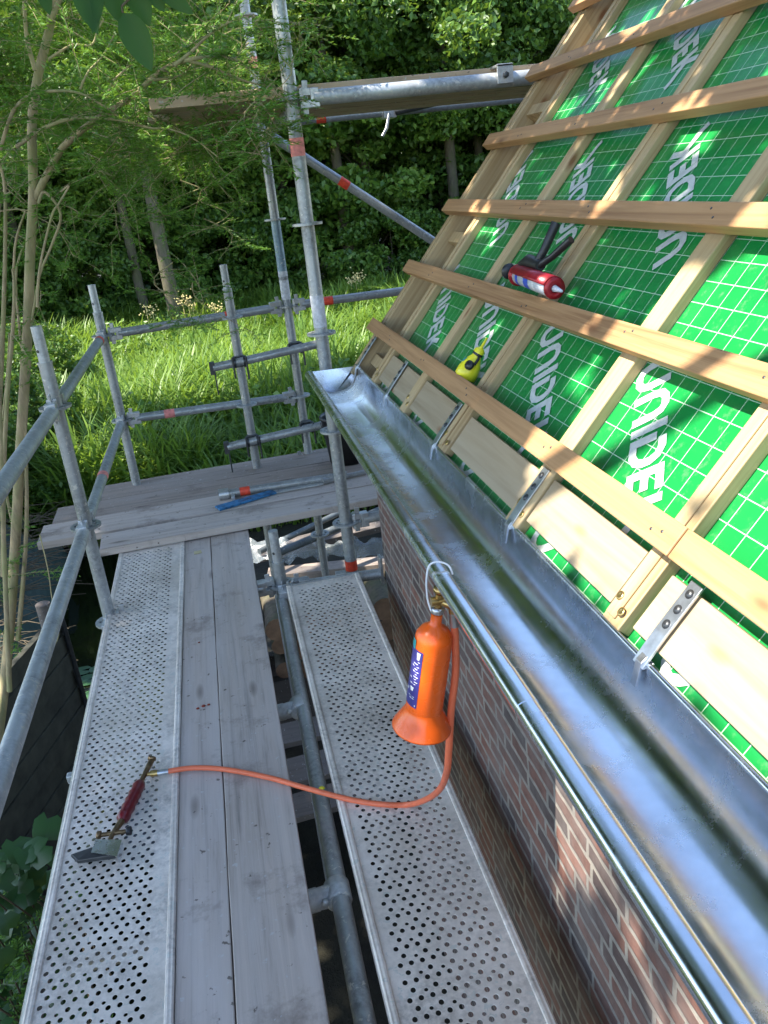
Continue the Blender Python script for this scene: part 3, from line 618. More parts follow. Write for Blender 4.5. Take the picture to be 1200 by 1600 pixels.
MB().tube([he-de*.010, he+de*.022], .0088, 12).build('ferrule', M['zinc_strap'], ho); MB().tube([he+de*.022, he+de*.043], .0098, 6).tube([he+de*.043, he+de*.065], .0055, 10).build('brass_nut', M['brass'], ho)
# torch (soldering burner)
zt_ = -1.577
tA = Vector(at(228, 1206, z=zt_)); tB = Vector(at(220, 1222, z=zt_)); tC = Vector(at(190, 1283, z=zt_)); tD = Vector(at(176, 1303, z=zt_)); tE = Vector(at(166, 1325, z=zt_+.006))
to = empty('gas_torch', tC, 'dark red handled gas torch with shiny flat flame shield lying on the steel deck', 'torch')
dT = (tC-tB); L_ = dT.length; dT.normalize()
pf = [(.006, 0), (.0145, .004), (.0185, .03*L_/.17), (.0160, .26*L_), (.0195, .33*L_), (.0160, .40*L_), (.0195, .50*L_), (.0160, .58*L_), (.0195, .67*L_), (.0160, .75*L_), (.0185, .85*L_), (.0175, .95*L_), (.010, L_)]
MB().lathe([(a, b if i != 2 else .12*L_) for i, (a, b) in enumerate(pf)], tB, dT, 20).build('handle', M['red_handle'], to)
mb = MB().tube([tB, tA, tA+(tA-tB)*1.1], [.007, .008, .009], 10).tube([tA, he+de*.06], .007, 8).lathe([(.004, 0), (.013, .004), (.013, .011), (.004, .014)], tA+(tA-tB)*1.1, (tA-tB).normalized()+Vector((0, 0, .4)), 8); mb.build('inlet_valve', M['old_brass'], to)
mb = MB().tube([tC, tD, tE], [.010, .007, .006], 10).tube([tD+Vector((-.030, .006, 0)), tD+Vector((.036, -.002, 0))], .006, 8)
mb.lathe([(.004, 0), (.011, .002), (.011, .012), (.004, .014)], tD+Vector((-.030, .006, 0)), (-1, .2, .1), 8); mb.build('burner_tube', M['old_brass'], to)
MB().lathe([(.004, 0), (.012, .002), (.012, .014), (.004, .016)], tD+Vector((.036, -.002, 0)), (1, -.1, 0), 8).build('regulator_knob', M['black'], to)
e0 = Vector(at(150, 1312, z=-1.560)); e1 = Vector(at(190, 1312, z=-1.560)); e2 = Vector(at(183, 1338, z=-1.556)); e3 = Vector(at(142, 1332, z=-1.556)); dn = Vector((0, 0, -.030))
MB().add([e0, e1, e2, e3, e0+dn*.9, e1+dn, e2+dn*.8, e3+dn*.2], [(0, 1, 2, 3)[::-1], (0, 4, 5, 1), (1, 5, 6, 2), (0, 3, 7, 4)]).build('flame_shield', M['zinc'], to, .001)
k0 = Vector(at(112, 1340, z=-1.588)); k1 = Vector(at(150, 1328, z=-1.575)); k2 = Vector(at(182, 1342, z=-1.580)); k3 = Vector(at(122, 1350, z=-1.588)); 
MB().add([k0, k1, k2, k3, k0+Vector((0, 0, .012)), k1+Vector((0, 0, .014)), k2+Vector((0, 0, .014)), k3+Vector((0, 0, .012))], [(0, 1, 2, 3), (7, 6, 5, 4), (0, 4, 5, 1), (1, 5, 6, 2), (2, 6, 7, 3), (3, 7, 4, 0)]).build('copper_bit', M['dark_steel'], to, .002)
# caulking gun on the second batten
cg = empty('caulking_gun', RP(.47, 2.05, .05), 'red caulking gun with black grip and white and blue cartridge lying on a roof batten', 'caulking gun')
hS = .492; hN = .066
ga = Vector(RP(hS-.006, 2.20, hN)); gbn = Vector(RP(hS-.018, 1.935, hN+.001)); gd = (gbn-ga).normalized(); gL = (gbn-ga).length; NV = Vector(EN); SV = Vector(ED)
ca_ = MB().lathe([(0, .012), (.0235, .012), (.0235, gL-.022), (.0225, gL-.016), (.010, gL-.010), (.0085, gL-.004), (.005, gL+.028), (.003, gL+.045), (0, gL+.045)], ga, gd, 24).build('cartridge', M['cart'], cg)
for a, b in ((.035, .055), (.10, .135)): MB().lathe([(.0239, a), (.0239, b)], ga, gd, 24).build('printed_band', M['blue_print'], ca_)
for a, b in ((.155, .158), (.162, .180)): MB().lathe([(.0238, a), (.0238, b)], ga, gd, 24).build('printed_band', M['white'], ca_)
mb = MB(); nn_ = 14                                    # half-round cradle on the upper side
vs = []
for h in (-.004, gL-.006):
    for j in range(nn_+1):
        a = -.35+PI*1.05*j/nn_; vs.append(ga+gd*h+SV*(math.sin(a)*.0268)+NV*(math.cos(a)*.0268))
mb.add(vs, [(j, j+1, nn_+2+j, nn_+1+j) for j in range(nn_)], 0, True)
mb.lathe([(.007, gL-.010), (.0255, gL-.010), (.0262, gL-.004), (.0255, gL+.002), (.0095, gL+.002)], ga, gd, 26); mb.lathe([(.004, -.004), (.029, -.004), (.029, .004), (.004, .005)], ga, gd, 26)
fr = mb.build('cradle', M['gun_red'], cg); fs_ = fr.modifiers.new('thick', 'SOLIDIFY'); fs_.thickness = .0018
mb = MB().tube([ga+gd*.02, ga-gd*.075], .0042, 8).lathe([(0, 0), (.014, .002), (.021, .008), (.022, .014), (.017, .020), (0, .021)], ga-gd*.095, gd, 20); mb.build('plunger_rod', M['black'], cg)
g0 = ga+SV*.030+NV*.012
def slab(pts, w, th, mb):
    mb.tube(pts, w, 8); return mb
mb = MB(); mb.tube([ga+gd*.0+SV*.024+NV*.01, ga+gd*.045+SV*.040+NV*.012, ga+gd*.13+SV*.038+NV*.012], [.012, .019, .014], 12)
mb.tube([ga+gd*.10+SV*.036+NV*.012, ga+gd*.115+SV*.075+NV*.022, ga+gd*.115+SV*.145+NV*.036], [.012, .011, .013], 12)
mb.tube([ga+gd*.12+SV*.036+NV*.012, ga+gd*.165+SV*.070+NV*.012, ga+gd*.215+SV*.120+NV*.016], [.010, .009, .010], 12)
mb.build('grip_and_trigger', M['black'], cg)
# chalk bottle
cbo = empty('chalk_bottle', RP(.18, 2.2, .045), 'yellow squeeze chalk bottle with nozzle leaning on the lowest roof batten', 'bottle')
o_ = Vector(RP(.178, 2.195, .034)); axb = (SV+Vector((0, -.12, 0))+NV*.12).normalized()
MB().lathe([(0, 0), (.026, 0), (.031, .004), (.031, .022), (.026, .045), (.017, .062), (.0135, .068), (.0135, .072)], o_, axb, 24).build('body', M['yellow'], cbo)
MB().lathe([(.0145, .071), (.0155, .074), (.0155, .076), (.0145, .078)], o_, axb, 20).build('cap_ring', M['black'], cbo)
MB().lathe([(.0150, .078), (.0150, .086), (.010, .092), (.0045, .095), (.0030, .125), (0, .126)], o_, axb, 18).build('nozzle', M['yellow'], cbo)
sd_ = axb.cross(NV).normalized()
sd_ = sd_ if sd_.y < 0 else -sd_
MB().tube([o_+axb*.074+sd_*.014, o_+axb*.066+sd_*.024, o_+axb*.048+sd_*.030+NV*.004], [.003, .004, .004], 8).lathe([(.0, 0), (.013, .001), (.013, .010), (0, .011)], o_+axb*.040+sd_*.029+NV*.012, NV+sd_*.5, 16).build('cap', M['black'], cbo)
vs = [o_+axb*h+(NV*math.cos(a)-sd_*math.sin(a))*r_ for h, r_ in ((.036, .0292), (.050, .0240)) for a in (-.1, .1, .3, .5)]
MB().add(vs, [(0, 1, 5, 4), (1, 2, 6, 5), (2, 3, 7, 6)], 0, True).build('label', M['teal'], cbo)
# loose gear on the cross boards
bz = -1.556
st = empty('steel_brace', at(440, 762, z=bz), 'short galvanised brace tube with a red tape band lying on the cross boards', 'scaffold brace')
s0_, s1_ = Vector(at(352, 772, z=bz+.026)), Vector(at(542, 742, z=bz+.026))
pp = MB().tube([s0_, s0_.lerp(s1_, .5), s1_], .0225, 18).build('tube', M['galv'], st); band(st, s0_.lerp(s1_, .16), s1_-s0_, .055, 'red_tape', .0225)
MB().tube([s0_-Vector((.035, 0, 0)), s0_+Vector((.02, 0, 0))], .032, 14).box(s0_.x+.03, s0_.x+.05, s0_.y-.075, s0_.y, bz+.002, bz+.03).build('wedge_head', M['galv_cast'], st, .003)
bl = empty('blue_bar', at(420, 775, z=bz), 'flat steel bar with blue painted end lying in front of the tube on the boards', 'steel bar')
q0, q1, q2 = Vector(at(340, 797, z=bz)), Vector(at(425, 771, z=bz)), Vector(at(505, 757, z=bz))
def flat(a, b, w0, w1, h, mat, name, par):
    d = (b-a).normalized(); s_ = Vector((-d.y, d.x, 0)); vs = [a-s_*w0, a+s_*w0, b+s_*w1, b-s_*w1]; vs = [v_+Vector((0, 0, .003)) for v_ in vs]+[v_+Vector((0, 0, h)) for v_ in vs]
    return MB().add(vs, [(3, 2, 1, 0), (4, 5, 6, 7), (0, 1, 5, 4), (1, 2, 6, 5), (2, 3, 7, 6), (3, 0, 4, 7)]).build(name, M[mat], par, .002)
flat(q0, q1.lerp(q2, .05), .036, .030, .014, 'blue_paint', 'painted_end', bl); flat(q1, q2, .029, .020, .013, 'galv_light', 'bar', bl)
MB().tube([q2+Vector((0, 0, .016)), q2+Vector((.14, .03, .016)), q2+Vector((.30, .05, .018))], [.02, .013, .014], 12).build('rod', M['galv'], bl)
bu = empty('black_bucket', (.64, 4.72, bz), 'black plastic builder bucket standing behind the tall post at the end of the boards', 'bucket')
MB().lathe([(0, .004), (.105, .004), (.11, .0), (.135, .27), (.143, .272), (.143, .285), (.134, .287), (.130, .27), (.104, .012), (0, .012)], (.64, 4.72, bz), (0, 0, 1), 32).build('body', M['black'], bu)
MB().tube([Vector((.64+.142*math.cos(a), 4.72-.02-.03*math.sin(a), bz+.262-.11*math.sin(a))) for a in np.linspace(0, PI, 14)], .003, 6).build('handle', M['dark_steel'], bu)
# crumbs
def crumb(p, s, mat, name, label, cat):
    mb = MB(); mb.lathe([(0, -s*.3), (s*.7, -s*.25), (s, .0), (s*.6, s*.35), (0, s*.45)], p, (.1, .2, 1), 7)
    return tag(mb.build(name, M[mat]), label, cat)
crumb(at(503, 1232, z=-1.650)+np.array([0, 0, .002]), .010, 'yellow', 'foam_crumb', 'small yellow foam crumb stuck on the steel tube between the decks', 'crumb')
pz = at(309, 863, z=-1.6); T_ = Matrix.Translation(Vector(pz)) @ Matrix.Rotation(.1, 4, 'Z')
tag(MB().box(-.018, .018, -.016, .016, -.0006, .002, T=T_).build('paper_scrap', m_plain('cream_paper', (.55, .48, .27), .7)), 'small cream paper scrap on the far end of the narrow plank', 'paper scrap')
for i, (a, b) in enumerate([(311, 1004), (318, 1103), (326, 1101), (309, 1107)]):
    w_ = random.uniform(.003, .006); p = at(a, b, z=-1.601); tag(MB().lathe([(0, .003), (w_, .002), (w_*1.3, 0)], p, (0, 0, 1), 6).build('rust_flake', m_plain('red_rust', (.25, .04, .02), .8)), 'tiny red brown flake lying on the narrow weathered plank', 'flake', 'red brown flakes on the plank')

# ================================================================ BELOW THE SCAFFOLD
def lowtube(a, b, r_, mat, label, cat='steel tube', group=None): return tag(MB().tube([Vector(a), Vector(b)], r_, 16).build('steel_tube', M[mat]), label, cat, group)
lowtube(at(425, 868, z=-2.28), at(640, 778, z=-2.22), .028, 'galv_shaded', 'thicker steel tube lying slantwise under the cross boards', group='tubes stored under the boards')
lowtube(at(405, 862, z=-2.36), at(590, 772, z=-2.34), .022, 'galv_shaded', 'thinner bluish steel tube lying slantwise behind the thicker one', group='tubes stored under the boards')
xs = np.linspace(0, 1, 40); fv = []
a0 = np.array(at(385, 855, z=-2.35)); a1 = np.array(at(640, 850, z=-2.30))
for i, t_ in enumerate(xs):
    c = a0+(a1-a0)*t_; w_ = .05+.025*math.sin(t_*9); wave = .02*math.sin(t_*31)+.015*math.sin(t_*57)
    for j in range(7): s_ = (j/6-.5)*2; fv.append((c[0], c[1]+s_*w_*.9, c[2]+wave*s_+.05*s_-.03*abs(s_)+.008*math.sin(i*1.7+j*2.1)))
tag(MB().add(fv, [(i*7+j, i*7+j+1, (i+1)*7+j+1, (i+1)*7+j) for i in range(39) for j in range(6)], 0, True).build('plastic_sheet', M['film']), 'crumpled clear plastic sheet stretched over the clutter under the boards', 'plastic sheet')
def plank(a, b, w, h, mat, label, group=None):
    a = Vector(a); b = Vector(b); d = (b-a).normalized(); s_ = Vector((-d.y, d.x, 0)).normalized()*w/2; z = Vector((0, 0, h)); vs = [a-s_, a+s_, b+s_, b-s_]; vs += [v_+z for v_ in vs]
    return tag(MB().add(vs, [(3, 2, 1, 0), (4, 5, 6, 7), (0, 1, 5, 4), (1, 2, 6, 5), (2, 3, 7, 6), (3, 0, 4, 7)]).build('timber_plank', M[mat], None, .003), label, 'plank', group)
plank(at(400, 872, z=-2.52), at(640, 812, z=-2.52), .20, .05, 'board_shaded', 'dark timber plank under the two stored steel tubes')
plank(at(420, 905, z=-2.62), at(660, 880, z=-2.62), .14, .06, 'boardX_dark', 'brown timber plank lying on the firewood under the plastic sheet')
plank((-.5, 3.52, -3.05), (.50, 3.60, -3.05), .19, .035, 'board_shaded', 'nearest of the low planks seen through the gap beside the steel tube', 'low planks in the gap')
plank((-.5, 3.78, -3.02), (.50, 3.84, -3.02), .22, .035, 'board_shaded', 'middle low plank seen through the gap beside the steel tube', 'low planks in the gap')
plank((-.5, 4.12, -3.00), (.50, 4.14, -3.00), .20, .035, 'board_shaded', 'farthest of the three low planks seen through the gap', 'low planks in the gap')
for sx_ in (-.45, .42): tag(MB().box(sx_-.06, sx_+.06, 3.4, 4.3, -3.5, -3.052).build('timber_bearer', M['board_shaded'], None, .004), ('left' if sx_ < 0 else 'right')+' timber bearer under the low planks', 'bearer')
random.seed(5)
for i in range(22):
    r_ = random.uniform(.055, .095); x = -.15+(i % 8)*.19+random.uniform(-.02, .02); z = -2.72-.17*(i//8)+random.uniform(-.01, .01); y = 4.95+random.uniform(-.05, .05)
    o = MB().tube([(x, y, z), (x+.01, y+.3, z+.005), (x, y+.55, z)], [r_, r_*1.02, r_*.97], 14, caps=False).add([(x+math.cos(a)*r_, y-.001, z+math.sin(a)*r_) for a in np.linspace(0, 2*PI, 15)[:-1]], [tuple(range(14))], 1).build('firewood_log', [M['bark'], M['log_end']])
    tag(o, 'round firewood log stacked in the dark under the plastic sheet', 'log', 'firewood logs under the boards')
for z_, x0_ in ((-3.5, -.3), ): tag(MB().box(-.4, 1.6, 5.0, 5.08, -3.55, -3.16).box(-.4, 1.6, 5.35, 5.43, -3.55, -3.16).build('pallet', M['board_shaded'], None, .004), 'timber pallet under the firewood stack', 'pallet')

# quay wall
B0 = Vector((-1.245, 4.89, 0)); dq = Vector((-.297, -.955, 0)); nq = Vector((.955, -.297, 0)); qw = empty('quay_wall', (-1.7, 3.4, -3.6), 'dark timber plank quay wall standing in the canal left of the deck', 'quay wall')
mb = MB(); zz = -2.30
for i in range(11):
    a = B0+Vector((0, 0, zz-.128*(i+1)+.008)); b = a+dq*3.4; off = nq*(.006*((i*7) % 3))
    vs = [a+off, b+off, b+off-nq*.04, a+off-nq*.04]; vs += [v_+Vector((0, 0, .120)) for v_ in vs]; mb.add(vs, [(0, 1, 2, 3), (7, 6, 5, 4), (0, 4, 5, 1), (1, 5, 6, 2), (2, 6, 7, 3), (3, 7, 4, 0)])
mb.build('planking', M['quay'], qw, .003)
for d_ in (.0, 1.1, 2.2, 3.3):
    c = B0+dq*d_-nq*.09; MB().tube([c+Vector((0, 0, -4.6)), c+Vector((0, 0, -2.22))], .045, 12).build('quay_post', M['board_shaded'], qw)
MB().tube([B0+nq*.02+dq*.02+Vector((0, 0, -4.3)), B0+nq*.02+dq*.02+Vector((0, 0, -2.27))], .016, 8).build('steel_rod', M['dark_steel'], qw)
wp = MB().tube([(-1.62, 2.95, -4.4), (-1.56, 3.02, -2.9), (-1.53, 3.05, -2.15)], [.13, .125, .12], 20).build('mooring_post', M['bark']); tag(wp, 'thick round timber mooring post at the left edge beside the quay wall', 'post')
# brushwood bank with netting
nv = []; NXn, NYn = 22, 26
for j in range(NYn+1):
    for i in range(NXn+1):
        x = -4.2+i*.10; y = 5.3+j*.14; z = -3.25+.22*math.sin(x*2+1)+.10*math.sin(x*9+y*5)+.07*math.sin(y*11)+(-.35 if i == NXn else 0); nv.append((x, y, z))
tag(MB().add(nv, [(j*(NXn+1)+i, j*(NXn+1)+i+1, (j+1)*(NXn+1)+i+1, (j+1)*(NXn+1)+i) for j in range(NYn) for i in range(NXn)], 0, True).build('netting', M['net']), 'blue green netting draped over the bank beyond the quay wall', 'netting')
mb = MB()
for i in range(520):
    x = random.uniform(-4.0, -2.05); y = random.uniform(5.2, 8.9); z = -3.12+.22*math.sin(x*2+1)+random.uniform(-.05, .12); a = random.gauss(0, .5); L_ = random.uniform(.2, .75)
    mb.tube([(x, y, z), (x+L_*.5*math.cos(a), y+L_*.5*math.sin(a), z+random.uniform(-.02, .06)), (x+L_*math.cos(a), y+L_*math.sin(a)*1.2, z+random.uniform(-.08, .05))], [.005, .004, .002], 4, caps=False)
tag(mb.build('brushwood', M['twig']), 'mass of dry brushwood lying on the netting by the water', 'brushwood', kind='stuff')
for i, (x, y, r_) in enumerate([(137, 1062, .10), (128, 1048, .08), (146, 1085, .09), (138, 1100, .11), (120, 1075, .07), (150, 1045, .06)]):
    p = at(x, y, z=-3.772); mb = MB(); vs = [p+np.array([0, 0, .002])]+[p+np.array([math.cos(a)*r_, math.sin(a)*r_, .004*math.sin(3*a)]) for a in np.linspace(.25, 2*PI-.25, 20)]
    me = mb.add(vs, [(0, k_, k_+1) for k_ in range(1, 20)], 0, True).build('lily_pad', m_plain('lily_green', (.045, .12, .045), .4)); tag(me, 'round green lily pad floating on the dark canal beside the deck', 'lily pad', 'lily pads on the canal')

# ================================================================ VEGETATION
def vnoise(x, y, seed=0):
    xi, yi = np.floor(x).astype(int), np.floor(y).astype(int); fx, fy = x-xi, y-yi; fx = fx*fx*(3-2*fx); fy = fy*fy*(3-2*fy)
    h = lambda a, b: (np.sin(a*127.1+b*311.7+seed*74.7)*43758.5453) % 1.0
    return (h(xi, yi)*(1-fx)+h(xi+1, yi)*fx)*(1-fy)+(h(xi, yi+1)*(1-fx)+h(xi+1, yi+1)*fx)*fy
# ---- tall reed grass
def grass(nb, xr, yr, seed, hmin=.55, hmax=1.05):
    g_ = np.random.default_rng(seed); x = g_.uniform(*xr, nb); y = yr[0]+(yr[1]-yr[0])*g_.uniform(0, 1, nb)**1.25
    keep = (ground_h(x, y) > -3.75) & ~((x > -1.2) & (y < 8.6)); x, y = x[keep], y[keep]; k = len(x)
    z = ground_h(x, y)-.05; h = g_.uniform(hmin, hmax, k)*(.65+.7*vnoise(x*1.1, y*1.1)); a = g_.uniform(0, 2*PI, k); b = g_.uniform(.22, 1.0, k)*h; w = g_.uniform(.009, .021, k)
    d = np.stack([np.cos(a), np.sin(a), np.zeros(k)], 1); s = np.stack([-np.sin(a), np.cos(a), np.zeros(k)], 1); P = np.stack([x, y, z], 1); V = []
    for t_, ww in ((0, .7), (.45, 1.), (.8, .8), (1.0, .12)):
        c = P+d*(b*t_**2.2)[:, None]+np.array([0, 0, 1])*(h*(t_-.42*(b/h)*t_**3))[:, None]; V += [c-s*(w*ww)[:, None], c+s*(w*ww)[:, None]]
    V = np.stack(V, 1).reshape(-1, 3); base = np.arange(k)[:, None]*8
    F = np.concatenate([base+np.array([[i, i+1, i+3, i+2]]) for i in (0, 2, 4)]); r = np.clip(vnoise(x*.8, y*.8, 3)*.7+g_.uniform(-.1, .5, k), 0, 1)
    return np_mesh('meadow_grass', V, F, M['grass'], np.concatenate([r]*3))
go = link('meadow_grass', grass(150000, (-8.5, 9.0), (6.2, 25), 4, .75, 1.3)); tag(go, 'tall bright green reed grass filling the meadow behind the scaffold', 'grass', kind='stuff')
g2 = link('bank_grass', grass(9000, (-6.5, -1.6), (3.5, 9.2), 9, .3, .7)); tag(g2, 'dark grass growing on the bank left of the canal', 'grass', kind='stuff')
# leafy weeds in the meadow
P = np.stack([rng.uniform(-6, 6, 9000), rng.uniform(9.5, 22, 9000), np.zeros(9000)], 1); kp = vnoise(P[:, 0]*.55, P[:, 1]*.55, 5) > .56; P = P[kp]; P[:, 2] = ground_h(P[:, 0], P[:, 1])+rng.uniform(.3, 1.0, len(P))
tag(link('meadow_weeds', leaves(P, .075, M['leafB'], 'meadow_weeds')), 'broad leaved weeds mixed through the sunny meadow grass', 'weeds', kind='stuff')
def tree_parts(seed, height, spread, base, nleaf, size, mat, trunk_r, low=.25, clumps=46):
    """crown mesh + trunk mesh around the origin"""
    g_ = np.random.default_rng(seed); mb = MB(); rnd_ = random.Random(seed)
    tp = [Vector((0, 0, -.2)), Vector((rnd_.uniform(-.15, .15), 0, height*.3)), Vector((rnd_.uniform(-.3, .3), rnd_.uniform(-.2, .2), height*.65)), Vector((0, 0, height*.95))]
    mb.tube(tp, [trunk_r, trunk_r*.8, trunk_r*.5, trunk_r*.1], 10)
    C = []
    for i in range(clumps):
        t_ = low+(1-low)*(i+.5)/clumps; a = i*2.4+rnd_.uniform(-.5, .5); env = spread*(.45+.75*math.sin(PI*min(1, (t_-low)/(1-low)*.85+.12)))
        rr = env*rnd_.uniform(.35, 1); e = Vector((math.cos(a)*rr, math.sin(a)*rr, height*t_)); s_ = Vector((0, 0, max(.2, height*(t_-.12)))); s_.x = tp[1].x*.8
        if i % 2 == 0: mb.tube([s_, s_.lerp(e, .5)+Vector((0, 0, .12)), e], [trunk_r*.28, trunk_r*.16, .012], 5, caps=False)
        C.append((e, rnd_.uniform(.45, .95)*spread*.42))
    ws = np.array([c[1]**2 for c in C]); cnt = g_.multinomial(nleaf, ws/ws.sum()); P = []
    for (c, r_), k in zip(C, cnt):
        d = unit(g_.normal(size=(k, 3)))*(g_.uniform(.25, 1, (k, 1))**.55)*r_*np.array([1.15, 1.15, .62]); P.append(np.array(c)+d)
    P = np.concatenate(P)
    return mb, leaves(P, size, mat, 'crown', 1.45, normal_up=.25)
kinds = []
for i, (h, sp, nl, mt, lw) in enumerate([(10.5, 2.9, 17000, 'leafA', .16), (9.5, 2.5, 15000, 'leafB', .10), (11.5, 3.2, 19000, 'leafA', .22), (9.0, 2.7, 16000, 'leafB', .13)]):
    tb, cr = tree_parts(40+i, h, sp, 0, int(nl*1.5), .13, M[mt], .17+.02*i, lw); to_ = tb.build('trunk', M['bark']); tm = to_.data; bpy.data.objects.remove(to_); kinds.append((cr, tm))
def place_tree(name, crown, trunk, x, y, rot, sc, label, cat, group, z=-3.5):
    e = empty(name, (x, y, z), label, cat, group); e.rotation_euler.z = rot; e.scale = (sc, sc, sc*1.0)
    for nm, me in (('crown', crown), ('trunk', trunk)):
        if me is None: continue
        o = bpy.data.objects.new(nm, me); COL.objects.link(o); o.parent = e
    return e
FT = [(-12.2, 23.5, 1), (-9.4, 22.2, 0), (-7.0, 24.6, 3), (-4.6, 24.0, 1), (-2.3, 26.2, 2), (.1, 27.2, 0), (2.5, 26.0, 3), (4.9, 25.0, 1), (7.4, 26.4, 2), (9.9, 25.0, 0), (12.6, 27.5, 3), (15.5, 26, 1),
      (-15, 27, 2), (-10.8, 28.5, 3), (-6.0, 29.5, 2), (-1.0, 31, 1), (3.6, 31.5, 2), (8.4, 31, 3), (13.2, 32, 0), (-13.5, 34, 0), (-8, 35, 1), (-3, 36, 3), (1.6, 37, 2), (6.2, 36, 0), (11, 37, 1), (16.5, 38, 2), (20, 31, 3), (-14, 46, 1), (-7, 45, 0), (-1, 47, 3), (5, 46, 1), (10, 45, 2), (16, 47, 0), (23, 42, 1)]
where = ['at the far left', 'left of the yew', 'behind the yew stems', 'behind the yew branches', 'beyond the meadow, over the pale trunk', 'straight behind the raised boards', 'behind the tall post', 'behind the diagonal brace', 'left of the roof edge', 'beside the roof verge', 'behind the roof', 'far right behind the roof']
for i, (x, y, k) in enumerate(FT):
    row = 'front' if i < 12 else ('middle' if i < 19 else 'back')
    lab = ('leafy tree in the front row of the wood '+where[i]) if i < 12 else ['leafy tree in the middle row of the wood behind the meadow', 'leafy tree in the darkest back row of the wood behind the meadow'][i >= 19]
    place_tree('leafy_tree', kinds[k][0], kinds[k][1], x, y, i*1.7, random.uniform(.92, 1.12), lab, 'tree', 'trees of the wood beyond the meadow' if i < 12 else ['middle row trees of the wood', 'back row trees of the wood'][i >= 19])
# understorey shrubs along the wood edge
sh = []
for i in range(3):
    tb, cr = tree_parts(80+i, 3.0, 1.7, 0, 13000, .10, M['leafA'], .04, .08, 24); to_ = tb.build('trunk', M['bark']); tm = to_.data; bpy.data.objects.remove(to_); sh.append((cr, tm))
SH = [(-10, 20.5), (-7.6, 19.8), (-5.4, 21.0), (-3.4, 22.4), (-1.2, 23.6), (1.0, 24.2), (3.1, 23.2), (5.2, 22.6), (7.4, 22.0), (9.8, 22.4), (-3.9, 17.8), (-3.1, 14.4), (-3.0, 11.8), (-3.1, 9.9), (11.5, 24)]
for i, (x, y) in enumerate(SH):
    lab = ['bushy shrub at the far left of the wood edge', 'bushy shrub left of the meadow corner', 'bushy shrub at the left corner of the meadow', 'bushy shrub behind the left end posts', 'bushy shrub between the short scaffold posts', 'bushy shrub behind the short post', 'bushy shrub between the two tall posts', 'bushy shrub right of the tall posts', 'bushy shrub under the diagonal brace', 'bushy shrub behind the lower roof corner', 'sunlit hedge shrub farthest along the left of the meadow', 'sunlit hedge shrub along the left of the meadow, third from the camera', 'sunlit hedge shrub left of the corner post', 'hedge shrub nearest the camera behind the guard rail', 'bushy shrub behind the roof'][i]
    place_tree('shrub', sh[i % 3][0], sh[i % 3][1], x, y+(1.3 if i < 10 else 0), i*2.1, random.uniform(.8, 1.15) if i < 10 else .52, lab, 'shrub', 'shrubs at the edge of the meadow', -3.55)
tb, cr = tree_parts(61, 10, 2.6, 0, 15000, .125, M['leafA'], .01, .46, 36); bare_crown = cr
# pale bare trunks showing in front of the dark wood
for i, (px, py0, py1, y, r_) in enumerate([(270, 470, 300, 21.5, .17), (218, 450, 330, 23, .12), (538, 345, 150, 24, .15), (700, 200, 90, 24, .14), (742, 160, 60, 25, .12)]):
    b_ = at(px, py0, y=y); t_ = at(px-8, py1, y=y); tr_ = Vector(t_)+(Vector(t_)-Vector(b_))*.08
    tr_ = Vector((b_[0]-.1, y, 4.5)); t_ = Vector(b_).lerp(tr_, .4)
    e = empty('bare_trunk_tree', (b_[0], y, -3.5), ['thick pale bare trunk in the dark gap of the wood, left of the raised boards', 'thinner dark trunk just left of the thick pale one', 'dark trunk right of the tall scaffold posts', 'dark trunk above the raised beam, left one of two', 'dark trunk above the raised beam beside the roof edge'][i], 'tree', 'bare trunks in the wood')
    co = link('crown', bare_crown, e); co.matrix_parent_inverse = Matrix(); co.rotation_euler.z = i
    MB().tube([Vector((b_[0]+.1, y, -3.6)), Vector(b_), Vector(t_), tr_], [r_*1.2, r_, r_*.85, r_*.5], 12).build('trunk', M['bark'], e)
# seed heads
mb = MB()
for px, py in [(228, 488), (285, 478), (300, 480), (335, 485), (343, 490), (555, 440), (562, 436), (548, 445), (238, 492), (292, 470)]:
    p = Vector(at(px, py-6, y=21)); mb.tube([(p.x, 21, -3.4), tuple(p)], .008, 4)
    for _ in range(22): c = p+Vector((random.gauss(0, .08), random.gauss(0, .08), random.gauss(0, .07))); mb.lathe([(0, -.02), (.025, 0), (0, .02)], c, (random.random(), random.random(), 1), 5)
tag(mb.build('seed_heads', M['flower']), 'pale yellow seed heads standing above the far edge of the grass', 'seed heads', kind='stuff')

# ---- yew at the left: stems, branches and needle sprays
yew = empty('yew_tree', (-1.55, 4.0, -3.5), 'slender many stemmed yew with curving bare branches and needle sprays at the left', 'yew tree')
TW = []                                                    # (start, end) of fine twigs
def limb(pix, r, y, name='limb', twigs=0, tl=.22, seed=0, mb=None, yv=None):
    pts = [Vector(at(px, py, y=(yv[i] if yv else y))) for i, (px, py) in enumerate(pix)]; sp = [Vector(p) for p in spline([tuple(p) for p in pts], 4)]
    n_ = len(sp); mb.tube(sp, [(r[0]+(r[1]-r[0])*i/(n_-1))*.78 for i in range(n_)], 10, caps=False)
    rr = random.Random(seed)
    for _ in range(int(twigs*.36)):
        t_ = rr.uniform(.08, 1); i = min(n_-2, int(t_*(n_-1))); p = sp[i].lerp(sp[i+1], rr.random()); d = Vector((rr.gauss(0, 1), rr.gauss(0, .8), rr.gauss(-.15, .7))).normalized(); TW.append((p, p+d*tl*rr.uniform(.5, 1.4)))
    return sp
mb = MB()
main = limb([(85, -60), (80, 30), (60, 115), (50, 190), (52, 300), (47, 400), (43, 520), (32, 700), (22, 880), (8, 1060), (-10, 1200)], (.020, .034), 4.0, twigs=60, mb=mb, seed=1, tl=.25)
mb.tube([main[-1], main[-1]+Vector((-.05, 0, -.6)), Vector((-1.62, 4.0, -3.7))], [.034, .04, .05], 10, caps=False)
